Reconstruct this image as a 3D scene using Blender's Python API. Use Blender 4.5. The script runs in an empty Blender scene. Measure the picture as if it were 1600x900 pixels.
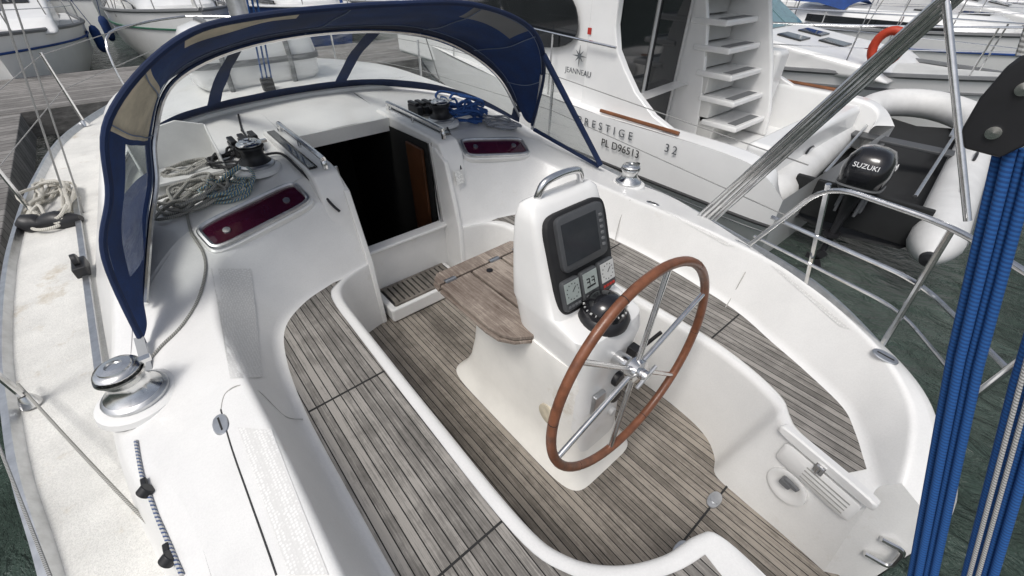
import bpy, math, random
from mathutils import Vector as V, Matrix, noise
from mathutils.bvhtree import BVHTree
rnd=random.Random(7)
sc=bpy.context.scene; col=sc.collection
# ------------------------------------------------------------------ camera model
Fp=667.3
D=V((.5134,.5954,-.6181)).normalized()
Rv=V((.7620,-.6475,.0092)); Rv=(Rv-D*Rv.dot(D)).normalized()
Uv=Rv.cross(D).normalized()
CAM=V((-.986,0,1.8175))
def ray(px,py): return (D+Rv*((px-800)/Fp)-Uv*((py-450)/Fp))
def P(px,py,z):
    v=ray(px,py); return CAM+v*((z-CAM.z)/v.z)
def PX(px,py,x):
    v=ray(px,py); return CAM+v*((x-CAM.x)/v.x)
def inframe(q,mg=40):
    v=V(q)-CAM; d=v.dot(D)
    if d<.2: return False
    x=800+Fp*v.dot(Rv)/d; y=450-Fp*v.dot(Uv)/d
    return -mg<x<1600+mg and -mg<y<900+mg
# ------------------------------------------------------------------ materials
def newmat(name):
    m=bpy.data.materials.new(name); m.use_nodes=True
    nt=m.node_tree; b=nt.nodes['Principled BSDF']; return m,nt,b
def N(nt,t,**k):
    n=nt.nodes.new(t)
    for a,v in k.items():
        if a.startswith('i_'):
            key=a[2:]; key=int(key) if key.isdigit() else key.replace('_',' ')
            n.inputs[key].default_value=v
        else: setattr(n,a,v)
    return n
def ramp(nt,fac,stops):
    r=N(nt,'ShaderNodeValToRGB'); el=r.color_ramp.elements
    while len(el)<len(stops): el.new(.5)
    for e,(p,c) in zip(el,stops): e.position=p; e.color=(*c,1) if len(c)==3 else c
    nt.links.new(fac,r.inputs[0]); return r.outputs[0]
def mat(name,c,rough=.5,metal=0,var=.12,vs=6,bump=0,bs=80,coat=0,stain=None,grain=0):
    m,nt,b=newmat(name); L=nt.links.new
    tc=N(nt,'ShaderNodeTexCoord')
    n=N(nt,'ShaderNodeTexNoise',i_Scale=vs,i_Detail=6.0,i_Roughness=.65); L(tc.outputs['Object'],n.inputs['Vector'])
    lo=tuple(x*(1-var) for x in c); hi=tuple(min(1,x*(1+var*.5)) for x in c)
    o=ramp(nt,n.outputs[0],[(.32,lo),(.62,hi)])
    if stain:
        n2=N(nt,'ShaderNodeTexNoise',i_Scale=stain[1],i_Detail=8.0,i_Roughness=.75); L(tc.outputs['Object'],n2.inputs['Vector'])
        f=ramp(nt,n2.outputs[0],[(stain[2],(0,0,0)),(stain[2]+.16,(1,1,1))])
        mx=N(nt,'ShaderNodeMix',data_type='RGBA'); L(f,mx.inputs[0]); L(o,mx.inputs[6]); mx.inputs[7].default_value=(*stain[0],1); o=mx.outputs[2]
    if grain:
        n3=N(nt,'ShaderNodeTexNoise',i_Scale=160.0,i_Detail=3.0,i_Roughness=.7); L(tc.outputs['Object'],n3.inputs['Vector'])
        g=ramp(nt,n3.outputs[0],[(.35,(1-grain,)*3),(.6,(1,1,1))])
        mg=N(nt,'ShaderNodeMix',data_type='RGBA',blend_type='MULTIPLY'); mg.inputs[0].default_value=1; L(o,mg.inputs[6]); L(g,mg.inputs[7]); o=mg.outputs[2]
    L(o,b.inputs['Base Color'])
    r2=N(nt,'ShaderNodeMapRange'); r2.inputs[3].default_value=rough*.8; r2.inputs[4].default_value=min(1,rough*1.25); L(n.outputs[0],r2.inputs[0]); L(r2.outputs[0],b.inputs['Roughness'])
    b.inputs['Metallic'].default_value=metal
    if coat: b.inputs['Coat Weight'].default_value=coat
    if bump:
        nb=N(nt,'ShaderNodeTexNoise',i_Scale=bs,i_Detail=4.0); L(tc.outputs['Object'],nb.inputs['Vector'])
        bp=N(nt,'ShaderNodeBump',i_Strength=bump,i_Distance=.004); L(nb.outputs[0],bp.inputs['Height']); L(bp.outputs[0],b.inputs['Normal'])
    return m
def dotted(name,c,dot,scale=110):
    m,nt,b=newmat(name); L=nt.links.new
    tc=N(nt,'ShaderNodeTexCoord'); vo=N(nt,'ShaderNodeTexVoronoi',i_Scale=float(scale),i_Randomness=.35); L(tc.outputs['Object'],vo.inputs['Vector'])
    L(ramp(nt,vo.outputs['Distance'],[(.28,c),(.5,dot)]),b.inputs['Base Color']); b.inputs['Roughness'].default_value=.55
    bp=N(nt,'ShaderNodeBump',i_Strength=.35,i_Distance=.002); bp.invert=True; L(vo.outputs['Distance'],bp.inputs['Height']); L(bp.outputs[0],b.inputs['Normal']); return m
def teak(name,w=.031,axis='X',dark=(.098,.091,.082),light=(.335,.315,.288),caulk=.12,streak=190):
    m,nt,b=newmat(name); L=nt.links.new
    tc=N(nt,'ShaderNodeTexCoord'); sp=N(nt,'ShaderNodeSeparateXYZ'); L(tc.outputs['Object'],sp.inputs[0])
    dv=N(nt,'ShaderNodeMath',operation='DIVIDE'); L(sp.outputs[axis],dv.inputs[0]); dv.inputs[1].default_value=w
    fl=N(nt,'ShaderNodeMath',operation='FLOOR'); L(dv.outputs[0],fl.inputs[0])
    fr=N(nt,'ShaderNodeMath',operation='FRACT'); L(dv.outputs[0],fr.inputs[0])
    wn=N(nt,'ShaderNodeTexWhiteNoise',noise_dimensions='1D'); L(fl.outputs[0],wn.inputs['W'])
    mp=N(nt,'ShaderNodeMapping'); L(tc.outputs['Object'],mp.inputs[0]); mp.inputs['Scale'].default_value=(streak,5,20) if axis=='X' else (5,streak,20)
    g=N(nt,'ShaderNodeTexNoise',i_Scale=1.0,i_Detail=8.0,i_Roughness=.8); L(mp.outputs[0],g.inputs['Vector'])
    big=N(nt,'ShaderNodeTexNoise',i_Scale=5.0,i_Detail=9.0,i_Roughness=.74); L(tc.outputs['Object'],big.inputs['Vector'])
    a1=N(nt,'ShaderNodeMath',operation='MULTIPLY_ADD'); L(wn.outputs[0],a1.inputs[0]); a1.inputs[1].default_value=.20; L(g.outputs[0],a1.inputs[2])
    a2=N(nt,'ShaderNodeMath',operation='MULTIPLY_ADD'); L(big.outputs[0],a2.inputs[0]); a2.inputs[1].default_value=.65; L(a1.outputs[0],a2.inputs[2])
    c=ramp(nt,a2.outputs[0],[(.70,dark),(.91,tuple(x*.5+y*.5 for x,y in zip(dark,light))),(1.0,light)])
    lt=N(nt,'ShaderNodeMath',operation='LESS_THAN'); L(fr.outputs[0],lt.inputs[0]); lt.inputs[1].default_value=caulk
    mx=N(nt,'ShaderNodeMix',data_type='RGBA'); L(lt.outputs[0],mx.inputs[0]); L(c,mx.inputs[6]); mx.inputs[7].default_value=(.012,.011,.010,1)
    L(mx.outputs[2],b.inputs['Base Color']); b.inputs['Roughness'].default_value=.85
    h=N(nt,'ShaderNodeMath',operation='MULTIPLY_ADD'); L(lt.outputs[0],h.inputs[0]); h.inputs[1].default_value=-.8; L(g.outputs[0],h.inputs[2])
    bp=N(nt,'ShaderNodeBump',i_Strength=.6,i_Distance=.003); L(h.outputs[0],bp.inputs['Height']); L(bp.outputs[0],b.inputs['Normal'])
    return m
def ropemat(name,c1,c2,freq=90,ratio=.5):
    m,nt,b=newmat(name); L=nt.links.new
    uv=N(nt,'ShaderNodeUVMap'); sp=N(nt,'ShaderNodeSeparateXYZ'); L(uv.outputs[0],sp.inputs[0])
    mu=N(nt,'ShaderNodeMath',operation='MULTIPLY'); L(sp.outputs[0],mu.inputs[0]); mu.inputs[1].default_value=freq
    ad=N(nt,'ShaderNodeMath',operation='MULTIPLY_ADD'); L(sp.outputs[1],ad.inputs[0]); ad.inputs[1].default_value=2.0; L(mu.outputs[0],ad.inputs[2])
    fr=N(nt,'ShaderNodeMath',operation='FRACT'); L(ad.outputs[0],fr.inputs[0])
    c=ramp(nt,fr.outputs[0],[(ratio-.12,c1),(ratio+.12,c2)])
    L(c,b.inputs['Base Color']); b.inputs['Roughness'].default_value=.85
    bp=N(nt,'ShaderNodeBump',i_Strength=.6,i_Distance=.003); L(fr.outputs[0],bp.inputs['Height']); L(bp.outputs[0],b.inputs['Normal'])
    return m
def vinyl(name,tint=(.84,.86,.85),gl=.05,haze=.05):
    m=bpy.data.materials.new(name); m.use_nodes=True; nt=m.node_tree; nt.nodes.clear(); L=nt.links.new
    o=N(nt,'ShaderNodeOutputMaterial'); t=N(nt,'ShaderNodeBsdfTransparent'); t.inputs[0].default_value=(*tint,1)
    g=N(nt,'ShaderNodeBsdfGlossy'); g.inputs['Roughness'].default_value=.08; g.inputs[0].default_value=(.9,.93,.95,1)
    d=N(nt,'ShaderNodeBsdfDiffuse'); d.inputs[0].default_value=(.55,.56,.55,1)
    tc=N(nt,'ShaderNodeTexCoord'); mp=N(nt,'ShaderNodeMapping'); mp.inputs['Scale'].default_value=(1.5,1.5,6); mp.inputs['Rotation'].default_value=(.5,.6,.3); L(tc.outputs['Object'],mp.inputs[0])
    n=N(nt,'ShaderNodeTexNoise',i_Scale=3.2,i_Detail=4.0,i_Distortion=.8); L(mp.outputs[0],n.inputs['Vector'])
    bp=N(nt,'ShaderNodeBump',i_Strength=.6,i_Distance=.05); L(n.outputs[0],bp.inputs['Height']); L(bp.outputs[0],g.inputs['Normal'])
    f=N(nt,'ShaderNodeMapRange'); L(n.outputs[0],f.inputs[0]); f.inputs[1].default_value=.46; f.inputs[2].default_value=.74; f.inputs[3].default_value=gl; f.inputs[4].default_value=gl+.20
    md=N(nt,'ShaderNodeMixShader'); md.inputs[0].default_value=haze; L(t.outputs[0],md.inputs[1]); L(d.outputs[0],md.inputs[2])
    mx=N(nt,'ShaderNodeMixShader'); L(f.outputs[0],mx.inputs[0]); L(md.outputs[0],mx.inputs[1]); L(g.outputs[0],mx.inputs[2]); L(mx.outputs[0],o.inputs[0]); return m
def watermat():
    m,nt,b=newmat('harbour water'); L=nt.links.new
    tc=N(nt,'ShaderNodeTexCoord'); mp=N(nt,'ShaderNodeMapping'); L(tc.outputs['Object'],mp.inputs[0]); mp.inputs['Scale'].default_value=(1.6,.9,1)
    mp.inputs['Rotation'].default_value=(0,0,.6)
    n=N(nt,'ShaderNodeTexNoise',i_Scale=3.6,i_Detail=6.0,i_Roughness=.62,i_Distortion=.6); L(mp.outputs[0],n.inputs['Vector'])
    n2=N(nt,'ShaderNodeTexNoise',i_Scale=.5,i_Detail=3.0); L(tc.outputs['Object'],n2.inputs['Vector'])
    L(ramp(nt,n2.outputs[0],[(.35,(.032,.054,.043)),(.65,(.056,.080,.067))]),b.inputs['Base Color'])
    b.inputs['Roughness'].default_value=.05; b.inputs['IOR'].default_value=1.33
    bp=N(nt,'ShaderNodeBump',i_Strength=1.0,i_Distance=.24); L(n.outputs[0],bp.inputs['Height']); L(bp.outputs[0],b.inputs['Normal']); return m
GEL=mat('white gelcoat',(.82,.815,.795),.30,0,.06,2.5,.12,240,.15,((.67,.64,.57),2.0,.61),.04)
GELS=mat('smooth gelcoat',(.83,.825,.805),.24,0,.05,4,0,80,.25,((.69,.66,.59),3.0,.62))
TRAY=mat('grey white tray plastic',(.70,.70,.685),.4,0,.08,6)
NSK=dotted('non slip gelcoat dots',(.82,.815,.795),(.68,.675,.655))
DECKM=mat('non slip deck',(.75,.74,.70),.6,0,.14,4,.6,300,0,((.48,.40,.28),2.6,.57),.16)
CREAM=mat('pedestal gelcoat',(.81,.795,.75),.30,0,.08,4,0,80,.15,((.54,.47,.36),2.5,.60))
HULLW=mat('boat hull white',(.80,.80,.79),.22,0,.05,1.5,0,80,.3)
HULLG=mat('boat deck grey white',(.60,.60,.58),.55,0,.14,2)
TEAK=teak('weathered teak seat'); SOLE=teak('weathered teak sole',.031,'X',(.092,.080,.067),(.305,.272,.232),.12)
TABLE=teak('worn teak table',10.0,'X',(.12,.088,.070),(.37,.315,.265),0.0,110)
GRATE=mat('grey wood grating',(.20,.18,.155),.75,0,.35,9,.3,80)
SEAM=mat('black seam',(.02,.02,.02),.8); GROOVE=mat('grey groove',(.42,.41,.385),.8)
WOOD=mat('varnished rim wood',(.185,.068,.032),.40,0,.35,22,.25,60,.2); WOOD2=mat('interior wood',(.19,.07,.025),.4,0,.3,8); WOOD3=mat('dark interior wood',(.085,.034,.015),.4,0,.3,8)
NAVY=mat('navy canvas',(.010,.040,.155),.85,0,.4,4,.5,500,0,((.03,.08,.22),3,.60),.25)
NAVYD=mat('dark navy edge',(.007,.020,.070),.85,0,.3,5,.4,600)
THREAD=mat('pale stitching',(.20,.25,.36),.8)
BEIGE=mat('beige chafe leather',(.58,.52,.40),.75,0,.25,8,.3,300,0,((.35,.31,.23),5,.58))
CLEAR=vinyl('clear vinyl',(.86,.88,.87),.04,.03); CLEAR2=vinyl('hazy vinyl',(.80,.83,.82),.08,.16); FLAP=vinyl('milky vinyl',(.78,.80,.79),.08,.30)
STEEL=mat('stainless steel',(.72,.72,.72),.16,1,.12,30); ALU=mat('brushed aluminium',(.60,.61,.62),.36,1,.15,20)
CHROME=mat('polished winch steel',(.74,.74,.73),.18,1,.2,14)
BLK=mat('black plastic',(.016,.016,.018),.42,0,.25,12); BLKG=mat('black glossy',(.010,.010,.012),.16,0,.2,6,0,1,.3); PANEL=mat('matte black panel',(.012,.012,.013),.6,0,.2,12)
RUBB=mat('dark rubber',(.035,.035,.037),.7,0,.2,9)
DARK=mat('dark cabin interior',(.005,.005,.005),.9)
MAROON=mat('maroon tinted acrylic',(.050,.007,.020),.07,0,.25,5,0,1,.5)
GLASSD=mat('dark tinted glass',(.012,.014,.016),.06,0,.3,2,0,1,.4); GLASSB=mat('pale windscreen glass',(.12,.23,.25),.05,0,.3,2,0,1,.5)
SCREEN=mat('display glass',(.035,.038,.043),.15,0,.2,9); LCD=mat('lcd face',(.36,.40,.38),.3,0,.1,20); DIALW=mat('dial white',(.60,.60,.58),.4,0,.05,20)
GREYP=mat('grey plastic',(.15,.155,.16),.5,0,.1,10); LGREY=mat('light grey plastic',(.55,.55,.54),.45,0,.08,10); BEZ=mat('bezel grey',(.065,.068,.072),.5,0,.1,10)
RED=mat('red plastic',(.45,.03,.02),.4); ORANGE=mat('orange lifebuoy',(.46,.045,.016),.55,0,.15,10)
TUBEW=mat('white hypalon',(.66,.66,.65),.5,0,.1,4,0,1,0,((.46,.44,.40),3,.60)); DINGR=mat('dinghy grey floor',(.013,.014,.015),.95,0,.3,6)
RWHITE=ropemat('white rope',(.64,.62,.56),(.42,.40,.35),110); RGREY=ropemat('grey rope',(.46,.45,.41),(.22,.215,.20),120)
RBLUE=ropemat('blue rope',(.010,.085,.28),(.005,.045,.17),130); RNAVY=ropemat('navy rope',(.02,.07,.24),(.05,.14,.40),90)
RFLECK=ropemat('white rope blue fleck',(.55,.55,.53),(.05,.09,.22),70,.6); RBLACK=ropemat('black rope',(.018,.018,.02),(.05,.05,.055),110)
RGREEN=ropemat('blue yellow fleck rope',(.04,.16,.33),(.50,.48,.30),70); WIRE=ropemat('wire strand',(.42,.42,.41),(.16,.16,.155),160)
PLANK=teak('pontoon planks',.14,'Y',(.10,.095,.089),(.26,.248,.235),.08)
SCOV=mat('blue sail cover',(.012,.05,.20),.85,0,.3,4); GCOV=mat('grey canvas',(.30,.31,.32),.85,0,.2,4); GRN=mat('green canvas',(.02,.10,.06),.85); BRD=mat('burgundy canvas',(.14,.02,.03),.85)
STKR=mat('paper sticker',(.80,.80,.77),.5,0,.35,120); TXTG=mat('grey lettering',(.10,.11,.12),.4); TXTK=mat('black lettering',(.02,.02,.02),.5); TXTW=mat('white lettering',(.8,.8,.8),.5)
# ------------------------------------------------------------------ mesh helpers
X=V((1,0,0));Y=V((0,1,0));Z=V((0,0,1))
BVH=[]
def cr(pts,per=6):
    p=[V(q) for q in pts]; n=len(p); out=[]
    for i in range(n-1):
        a=p[max(i-1,0)];b=p[i];c=p[i+1];d=p[min(i+2,n-1)]
        for k in range(per):
            t=k/per; out.append(.5*((2*b)+(c-a)*t+(2*a-5*b+4*c-d)*t*t+(3*b-a-3*c+d)*t**3))
    out.append(p[-1]); return out
def poly(pts,r=.05,n=5):
    p=[V(q) for q in pts];out=[p[0]]
    for i in range(1,len(p)-1):
        a=p[i-1]-p[i];b=p[i+1]-p[i];u=p[i]+a*min(r/a.length,.45);w=p[i]+b*min(r/b.length,.45)
        for k in range(n+1):
            t=k/n;out.append(u*(1-t)**2+p[i]*2*t*(1-t)+w*t*t)
    out.append(p[-1]);return out
class MB:
    def __init__(s): s.v=[];s.f=[];s.uv=[]
    def add(s,vs,fs,uvs=None):
        o=len(s.v); s.v+= [V(q) for q in vs]
        for i,f in enumerate(fs):
            s.f.append([o+k for k in f]); s.uv.append(uvs[i] if uvs else None)
        return s
    def grid(s,rows,closed=False):
        nr=len(rows);nc=len(rows[0]); vs=[q for r in rows for q in r]; fs=[]
        for i in range(nr-1):
            for j in range(nc if closed else nc-1):
                k=(j+1)%nc; fs.append([i*nc+j,i*nc+k,(i+1)*nc+k,(i+1)*nc+j])
        return s.add(vs,fs)
    def box(s,c,h,ax=(X,Y,Z)):
        c=V(c);vs=[c+ax[0]*(h[0]*a)+ax[1]*(h[1]*b)+ax[2]*(h[2]*d) for a in(-1,1) for b in(-1,1) for d in(-1,1)]
        return s.add(vs,[[0,1,3,2],[4,6,7,5],[0,4,5,1],[2,3,7,6],[0,2,6,4],[1,5,7,3]])
    def prism(s,poly,ex):
        poly=[V(q) for q in poly]; n=len(poly); ex=V(ex)
        vs=poly+[q+ex for q in poly]; fs=[list(range(n))[::-1],list(range(n,2*n))]
        fs+=[[i,(i+1)%n,n+(i+1)%n,n+i] for i in range(n)]
        return s.add(vs,fs)
    def tube(s,pts,r,seg=8,closed=False,caps=True):
        p=[V(q) for q in pts]; n=len(p); rr=r if isinstance(r,(list,tuple)) else [r]*n
        T=[]
        for i in range(n):
            if closed: d=p[(i+1)%n]-p[i-1]
            else: d=p[min(i+1,n-1)]-p[max(i-1,0)]
            T.append(d.normalized() if d.length>1e-9 else Z.copy())
        u=T[0].orthogonal().normalized(); vs=[]; le=[0]
        for i in range(n):
            u=(u-T[i]*u.dot(T[i]))
            u=u.normalized() if u.length>1e-6 else T[i].orthogonal().normalized()
            w=T[i].cross(u)
            for k in range(seg):
                a=2*math.pi*k/seg; vs.append(p[i]+(u*math.cos(a)+w*math.sin(a))*rr[i])
            if i: le.append(le[-1]+(p[i]-p[i-1]).length)
        fs=[];uvs=[]
        for i in range(n if closed else n-1):
            j=(i+1)%n; l0=le[i]; l1=le[j] if j else le[-1]+.01
            for k in range(seg):
                m=(k+1)%seg; fs.append([i*seg+k,i*seg+m,j*seg+m,j*seg+k]); uvs.append([(l0,k/seg),(l0,(k+1)/seg),(l1,(k+1)/seg),(l1,k/seg)])
        if caps and not closed:
            fs.append(list(range(seg))[::-1]);uvs.append([(0,0)]*seg); fs.append([(n-1)*seg+k for k in range(seg)]);uvs.append([(0,0)]*seg)
        return s.add(vs,fs,uvs)
    def lathe(s,prof,o,ax=Z,seg=28):
        o=V(o);ax=V(ax).normalized();u=ax.orthogonal().normalized();w=ax.cross(u)
        rows=[[o+ax*h+(u*math.cos(2*math.pi*k/seg)+w*math.sin(2*math.pi*k/seg))*max(r,1e-4) for k in range(seg)] for r,h in prof]
        return s.grid(rows,True)
    def stack(s,secs,e=4.0,n=32):
        rows=[]
        for cx,cy,z,hx,hy in secs:
            row=[]
            for k in range(n):
                a=2*math.pi*k/n;c=math.cos(a);d=math.sin(a)
                row.append(V((cx+hx*math.copysign(abs(c)**(2/e),c),cy+hy*math.copysign(abs(d)**(2/e),d),z)))
            rows.append(row)
        s.grid(rows,True); m=len(s.v)-n*len(rows)
        s.f.append([m+k for k in range(n)][::-1]);s.uv.append(None)
        s.f.append([len(s.v)-n+k for k in range(n)]);s.uv.append(None); return s
    def build(s,name,m,parent=None,smooth=40,bevel=None,bvh=False,xf=None,seg=3):
        me=bpy.data.meshes.new(name); me.from_pydata([tuple(q) for q in s.v],[],s.f)
        if any(u for u in s.uv):
            l=me.uv_layers.new(name='UVMap'); i=0
            for f,u in zip(s.f,s.uv):
                for k in range(len(f)):
                    if u: l.data[i].uv=u[k]
                    i+=1
        me.validate(); me.materials.append(m)
        if bvh: BVH.append(([tuple(q) for q in s.v],s.f))
        if smooth:
            me.polygons.foreach_set('use_smooth',[True]*len(me.polygons))
            if not bevel: me.set_sharp_from_angle(angle=math.radians(smooth))
        o=bpy.data.objects.new(name,me); col.objects.link(o)
        if parent: o.parent=parent
        if xf: me.transform(xf)
        if bevel:
            b=o.modifiers.new('bevel','BEVEL'); b.width=bevel;b.segments=seg;b.limit_method='ANGLE';b.angle_limit=math.radians(25);b.harden_normals=True
        return o
def loft(rails,fil,per=6,nf=4):
    R=[cr(r,per) for r in rails];K=len(R);rows=[]
    for j in range(len(R[0])):
        sec=[R[k][j] for k in range(K)];out=[sec[0]]
        for k in range(1,K-1):
            r=fil[k]
            if r<=0: out.append(sec[k]);continue
            a=sec[k-1]-sec[k];b=sec[k+1]-sec[k]
            p0=sec[k]+(a*min(r/max(a.length,1e-6),.46));p2=sec[k]+(b*min(r/max(b.length,1e-6),.46))
            for q in range(nf+1):
                t=q/nf;out.append(p0*(1-t)**2+sec[k]*2*t*(1-t)+p2*t*t)
        out.append(sec[-1]);rows.append(out)
    return rows
def empty(name,label,cat,loc=(0,0,0),rz=0,group=None):
    o=bpy.data.objects.new(name,None);col.objects.link(o);o.location=loc;o.rotation_euler=(0,0,rz);o.empty_display_size=.2
    o['label']=label;o['category']=cat
    if group:o['group']=group
    return o
def part_empty(name,parent):
    o=bpy.data.objects.new(name,None);col.objects.link(o);o.parent=parent;return o
def tag(o,label,cat,group=None):
    o['label']=label;o['category']=cat
    if group:o['group']=group
    return o
def struct(o): o['kind']='structure';return o
def text(name,s,size,m,parent,M,spacing=1.0,ex=.0015):
    cu=bpy.data.curves.new('t','FONT');cu.body=s;cu.size=size;cu.align_x='CENTER';cu.align_y='CENTER';cu.extrude=ex;cu.space_character=spacing
    ob=bpy.data.objects.new('t',cu);col.objects.link(ob);bpy.context.view_layer.update()
    me=bpy.data.meshes.new_from_object(ob.evaluated_get(bpy.context.evaluated_depsgraph_get()));bpy.data.objects.remove(ob)
    me.transform(M);me.materials.clear();me.materials.append(m);o=bpy.data.objects.new(name,me);col.objects.link(o)
    if parent:o.parent=parent
    return o
def frame(o,x,y): 
    x=V(x).normalized();y=V(y);y=(y-x*y.dot(x)).normalized();z=x.cross(y);o=V(o)
    return Matrix(((x.x,y.x,z.x,o.x),(x.y,y.y,z.y,o.y),(x.z,y.z,z.z,o.z),(0,0,0,1)))
def mir(pts): return [(-p[0],p[1],p[2]) for p in pts]
def z3(pts,z): return [(p[0],p[1],p[2] if len(p)>2 else z) for p in pts]
# ------------------------------------------------------------------ setting
w=MB();w.add([(-300,-300,-.4),(300,-300,-.4),(300,300,-.4),(-300,300,-.4)],[[0,1,2,3]])
struct(w.build('water',watermat(),smooth=0))
m=MB();m.box((8,10.2,-.12),(32,1.3,.17));struct(m.build('pontoon',PLANK,smooth=0,bevel=.01))
m=MB();m.box((-2.75,6.6,-.12),(.6,2.28,.165));struct(m.build('finger_pontoon',PLANK,smooth=0,bevel=.01))
# ------------------------------------------------------------------ our yacht
yacht=empty('sailing_yacht','white sailing yacht with teak laid cockpit and steering wheel, nearest the camera','sailing yacht')
R0=z3([(-.16,.09),(-.30,.125),(-.42,.20),(-.50,.31),(-.525,.45),(-.525,.9),(-.52,1.3),(-.515,1.6),(-.51,1.78),(-.50,1.88),(-.46,1.95),(-.39,1.98),(-.30,2.0)],0)
R1=z3([(-.18,.05),(-.31,.085),(-.44,.16),(-.53,.27),(-.565,.43),(-.565,.9),(-.56,1.3),(-.555,1.6),(-.55,1.78),(-.53,1.88),(-.48,1.95),(-.40,1.985),(-.30,2.01)],.44)
R2=z3([(-.25,-.45),(-.55,-.45),(-.80,-.32),(-.93,-.1),(-.965,.35),(-.97,.9),(-.965,1.25),(-.935,1.55),(-.87,1.77),(-.73,1.90),(-.58,1.95),(-.44,1.99),(-.31,2.02)],.44)
R3=z3([(-.25,-.53),(-.57,-.54),(-.88,-.42),(-1.0,-.12),(-1.035,.35,.69),(-1.04,.9,.69),(-1.05,1.25,.685),(-1.06,1.6,.68),(-1.02,1.84,.70),(-.93,2.02,.745),(-.72,2.08,.775),(-.50,2.11,.80),(-.34,2.13,.82)],.68)
R4=z3([(-.25,-.85),(-.7,-.85),(-1.05,-.65),(-1.22,-.3),(-1.27,.35,.645),(-1.29,.9,.635),(-1.36,1.25,.62),(-1.375,1.6,.605),(-1.31,1.95,.665),(-1.05,2.2,.80),(-.78,2.24,.845),(-.53,2.27,.885),(-.34,2.28,.92)],.62)
FIL=[0,.028,.035,.022,0]
EXT=[[(-.13,-.20,0),(-.125,.03,0)],[(-.145,-.22,.44),(-.135,.0,.44)],[(-.20,-.46,.44),(-.20,-.45,.44)],[(-.2,-.53,.60),(-.2,-.53,.64)],[(-.2,-.85,.60),(-.2,-.85,.61)]]
RL=[e+r for e,r in zip(EXT,[R0,R1,R2,R3,R4])]
S0=z3([(.31,-.31),(.325,-.15),(.335,.04),(.35,.15),(.43,.20),(.50,.30),(.53,.50),(.53,.9)],0)+mir(R0[6:])
S1=z3([(.325,-.255),(.355,-.10),(.39,.03),(.43,.075),(.49,.12),(.545,.28),(.575,.50),(.57,.9)],.44)+mir(R1[6:])
S2=z3([(.395,-.25,.445),(.49,-.20),(.585,-.145),(.675,-.07),(.755,.1),(.82,.27),(.905,.5),(.96,.9)],.44)+mir(R2[6:])
S3=[(.39,-.285,.52),(.50,-.255,.58),(.645,-.20,.62),(.77,-.075,.66),(.88,.11,.685),(.95,.27,.695),(1.015,.5,.70),(1.04,.9,.70)]+mir(R3[6:])
S4=[(.385,-.36,.48),(.53,-.33,.54),(.70,-.24,.60),(.84,-.09,.63),(.955,.13,.64),(1.035,.38,.645),(1.13,.6,.645),(1.25,.95,.635)]+mir(R4[6:])
mo=MB();mo.grid(loft(RL,FIL));mo.grid(loft([S0,S1,S2,S3,S4],FIL))
Wf=[(-1.38,1.95,.655),(-1.32,2.4,.74),(-1.27,3,.84),(-1.2,3.6,.90),(-1.1,4.5,.92),(-.85,5.6,.82),(-.4,6.3,.65),(0,6.5,.55)]
D5f=[(-1.49,1.95,.41),(-1.49,2.4,.42),(-1.48,3,.43),(-1.42,3.6,.44),(-1.3,4.5,.45),(-1.05,5.6,.47),(-.6,6.6,.48),(0,6.9,.5)]
D6f=[(-1.80,1.95,.4),(-1.84,2.4,.4),(-1.85,3,.41),(-1.83,3.6,.42),(-1.74,4.5,.44),(-1.5,5.6,.47),(-.85,6.8,.5),(0,7.5,.55)]
Wif=[(-1.31,1.95,.665),(-1.27,2.4,.745),(-1.22,3,.85),(-1.15,3.6,.91),(-1.05,4.5,.93),(-.8,5.6,.83),(-.36,6.25,.66),(0,6.4,.56)]
Wip=[(-1.20,-.6,.62)]+R4[4:8]+Wif
Wp=[(-1.28,-.6,.6),(-1.34,.35,.62),(-1.36,.9,.61),(-1.43,1.25,.6),(-1.445,1.6,.59)]+Wf
D5p=[(-1.36,-.6,.41),(-1.40,.35,.41),(-1.43,.9,.41),(-1.48,1.25,.41),(-1.50,1.6,.41)]+D5f
D6p=[(-1.45,-.6,.40),(-1.58,.35,.4),(-1.65,.9,.4),(-1.70,1.25,.4),(-1.76,1.6,.4)]+D6f
Wis=S4[:8]+mir(R4[6:8])+mir(Wif)
Ws=[(.39,-.39,.46),(.55,-.37,.51),(.74,-.27,.58),(.885,-.11,.605),(1.005,.12,.61),(1.09,.36,.615),(1.19,.58,.62),(1.32,.95,.62)]+mir(Wp[3:5])+mir(Wf)
D5s=z3([(.39,-.41),(.57,-.40),(.78,-.29),(.93,-.14),(1.06,.09),(1.17,.34),(1.27,.57),(1.40,.95)],.41)+mir(D5p[3:5])+mir(D5f)
D6s=z3([(.39,-.43),(.60,-.43),(.84,-.34),(1.01,-.21),(1.20,-.03),(1.38,.2),(1.5,.45),(1.63,.95)],.40)+mir(D6p[3:5])+mir(D6f)
mo.grid(loft([Wip,Wp,D5p],[0,.05,0]));mo.grid(loft([Wis,Ws,D5s],[0,.045,0]))
mo.add([S0[0],S1[0],S2[0],S3[0],S4[0],Ws[0],D5s[0],D6s[0],(.38,-.42,-.2),(.31,-.33,-.2)],[list(range(10))])
mo.build('cockpit_moulding',GEL,yacht,45,bvh=True)
dk=MB();dk.grid(loft([D5p,D6p],[0,0]));dk.grid(loft([D5s,D6s],[0,0]));dk.build('side_deck',DECKM,yacht,50,bvh=True)
def hullrails(d): return [d,[(p[0]*.995,p[1]+.0,.05) for p in d],[(p[0]*.84,p[1]+.10,-.75) for p in d]]
h=MB();h.grid(loft(hullrails(D6p),[0,.05,0]));h.grid(loft(hullrails(D6s),[0,.05,0]))
h.add([(-1.45,-.6,.4),(.31,-.46,-.02),(.31,-.40,-.7),(-1.45,-.5,-.7)],[[0,1,2,3]]);h.build('hull',HULLW,yacht,50)
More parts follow.
